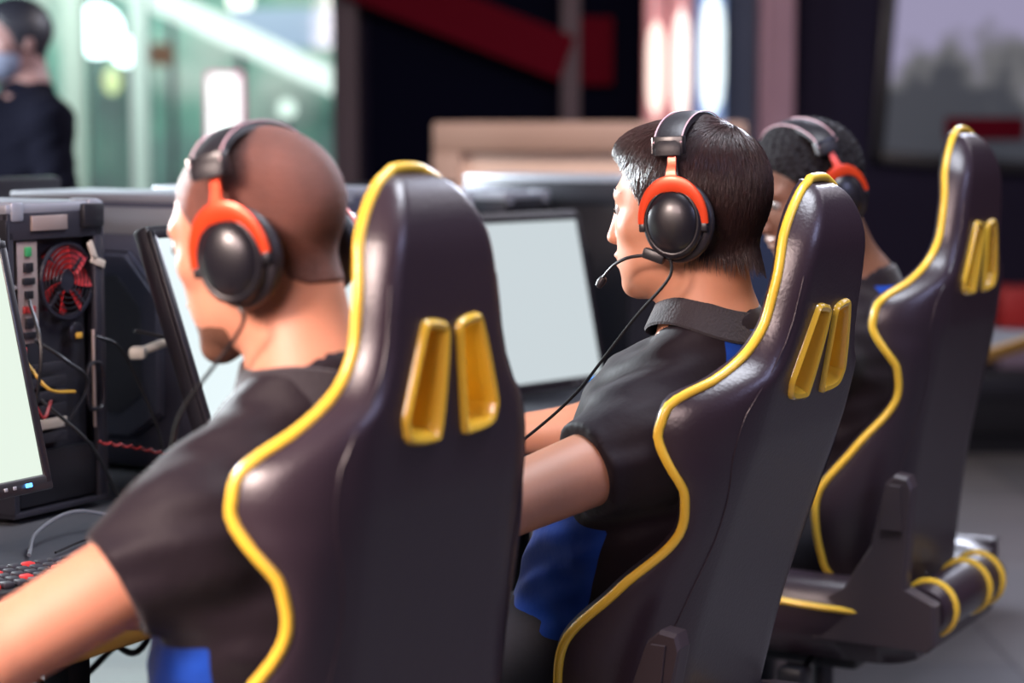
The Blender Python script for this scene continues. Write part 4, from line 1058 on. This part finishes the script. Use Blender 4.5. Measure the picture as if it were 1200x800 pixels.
lampball(118, 38, 14.0, .17, 7, (.80, .96, 1), 'large bright white street lamp outside beside the standing person')
lampball(152, 62, 13.6, .09, 6, (.80, .96, 1), 'small white street lamp outside, lower right of the largest lamp')
lampball(205, 8, 14.2, .07, 3, (.9, .95, .85), 'pale street lamp outside at the top of the window')
lampball(285, 4, 14.2, .08, 3, (1, .97, .85), 'warm white street lamp outside above the canopy beam')
lampball(135, 95, 13.0, .055, 1.2, (.85, .95, .45), 'greenish yellow lamp outside below the largest lamp', sz=1.6)
lampball(338, 128, 14.0, .06, 1.6, (.85, .97, .9), 'dim white lamp outside above the ginger-haired player')
lampball(45, 80, 13.0, .06, 1.0, (1, .68, .05), 'yellow lamp outside behind the standing person', sz=1.3)
sg = oat(265, 132, 12); sr = empty('neon_sign', (sg.x, sg.y, 0), 0, 'upright white light box with a glowing pink rim outside the window', 'sign')
MB().box((0, 0, sg.z), (.17, .05, .42), .07, seg=4).build('light_box', emat('sign_white', (1, .98, 1), 2.6), sr)
MB().box((0, .02, sg.z), (.215, .04, .465), .09, seg=4).build('sign_rim', emat('sign_pink', (1, .14, .40), 1.1), sr)
MB().tube([(0, .03, 0), (0, .03, sg.z - .19)], .02, 8).build('sign_pole', m_post, sr)
tag(MB().box(oat(192, 65, 13.2), (.16, .05, .14), .02).build('shop_sign', emat('sign_brown', (.35, .13, .05), .5)), 'small brown sign outside below the canopy beam', 'sign')
tag(MB().box(oat(335, 35, 13.8), (.7, .05, .26), .02).build('shop_sign', emat('sign_blue', (.48, .62, .92), .8)), 'pale blue sign outside above the canopy beam', 'sign')

# standing person behind, in black coat
D = dict(head=(0, 0, 1.58), neck=(0, -.03, 1.43), chest=(0, -.02, 1.27), belly=(0, -.01, 1.08), pelvis=(0, 0, .93), pitch=6, yaw=0, fine=.006, q=1.5,
         shL=(-.19, -.01, 1.34), elL=(-.25, -.02, 1.06), wrL=(-.22, .14, .88), shR=(.19, -.01, 1.34), elR=(.25, -.02, 1.06), wrR=(.22, .14, .88),
         hipL=(-.09, 0, .90), hipR=(.09, 0, .90), knL=(-.11, .02, .50), knR=(.11, .02, .50), anL=(-.12, -.02, .10), anR=(.12, -.02, .10))
dark = dict(shirt=mat('black_coat_cloth', (.002, .002, .006), .9, spec=.08), blue=M['blue'], collar=mat('coat_collar', (.003, .003, .008), .9, spec=.08), trouser=M['trouser'], shoe=M['shoe'])
bgp = oat(26, 70, 5.9)
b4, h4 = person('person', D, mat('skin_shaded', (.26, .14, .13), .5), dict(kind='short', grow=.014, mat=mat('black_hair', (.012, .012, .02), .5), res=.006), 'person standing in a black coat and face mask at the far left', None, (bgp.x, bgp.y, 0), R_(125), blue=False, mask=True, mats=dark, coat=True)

# ------------------------------------------------------------------ light
def area(name, loc, target, sx, sy, power, col, spread=None):
    l = bpy.data.lights.new(name, 'AREA'); l.shape = 'RECTANGLE'; l.size = sx; l.size_y = sy; l.energy = power; l.color = col
    if spread: l.spread = R_(spread)
    o = bpy.data.objects.new(name, l); COL.objects.link(o); o.location = loc
    o.rotation_euler = (Vector(target) - Vector(loc)).to_track_quat('-Z', 'Y').to_euler(); return o
area('face_key_light', (-2.5, 4.9, 1.85), (.15, 2.8, 1.15), .6, .5, 300, (.86, .95, 1.0))  # unseen key light, added low at the left to brighten the faces
area('rim_light_back', (1.6, 6.8, 2.9), (.5, 2.9, 1.2), 1.0, .5, 120, (.80, .84, 1.0))  # unseen lamp behind the row, for highlights on the chair tops
area('warm_fill', (-1.2, -.6, 2.5), (-.3, 2.2, 1.0), 1.2, 1.0, 18, (1.0, .74, .72), 90)  # added soft fill from behind the camera, no fitting there
area('warm_fill_near', (-1.5, .7, 2.1), (-.45, 2.1, .9),   .6, .5, 14, (1.0, .78, .70), 60)  # added narrow fill to warm the nearest player's arm and neck
area('blue_fill', (3.0, 1.0, 2.8), (.5, 2.6, 1.0), 1.4, 1.0, 15, (.55, .60, 1.0), 110)  # added fill from the right, tints the chair backs blue
area('ceiling_light_floor', (2.5, 5.5, 3.1), (2.0, 5.5, 0), 2.0, 2.0, 34, (.95, .88, .95))
area('ceiling_light_row', (.5, 2.6, 2.95), (.35, 2.5, 1.0), 1.2, .7, 62, (.86, .90, 1.0))
area('street_fill', (-3.0, 10.0, 4.2), (-2.6, 14, 1.8), 4, 1, 420, (.9, 1, .96))  # added wide fill for the facade and awning beam, not a lamp post
area('counter_fill', (.2, 5.9, 2.4), (.2, 7.4, 1.2), 1.2, .4, 32, (1, .8, .7))  # added fill that brightens the counter front below its top
w = bpy.data.worlds.new('World'); S.world = w; w.use_nodes = True
w.node_tree.nodes['Background'].inputs[0].default_value = (.10, .13, .35, 1); w.node_tree.nodes['Background'].inputs[1].default_value = .38

# ------------------------------------------------------------------ camera
cam = bpy.data.cameras.new('camera'); co = bpy.data.objects.new('camera', cam); COL.objects.link(co)
cam.sensor_width = 36; cam.lens = 72; cam.clip_end = 100
co.location = (0, 0, CAM_H); co.rotation_euler = (R_(90 - 5.95), 0, 0)
cam.dof.use_dof = True; cam.dof.focus_distance = 2.68; cam.dof.aperture_fstop = 2.4; cam.dof.aperture_blades = 0
S.camera = co
S.view_settings.view_transform = 'Standard'; S.view_settings.look = 'None'; S.view_settings.exposure = 0; S.view_settings.gamma = 1
S.view_settings.use_curve_mapping = False
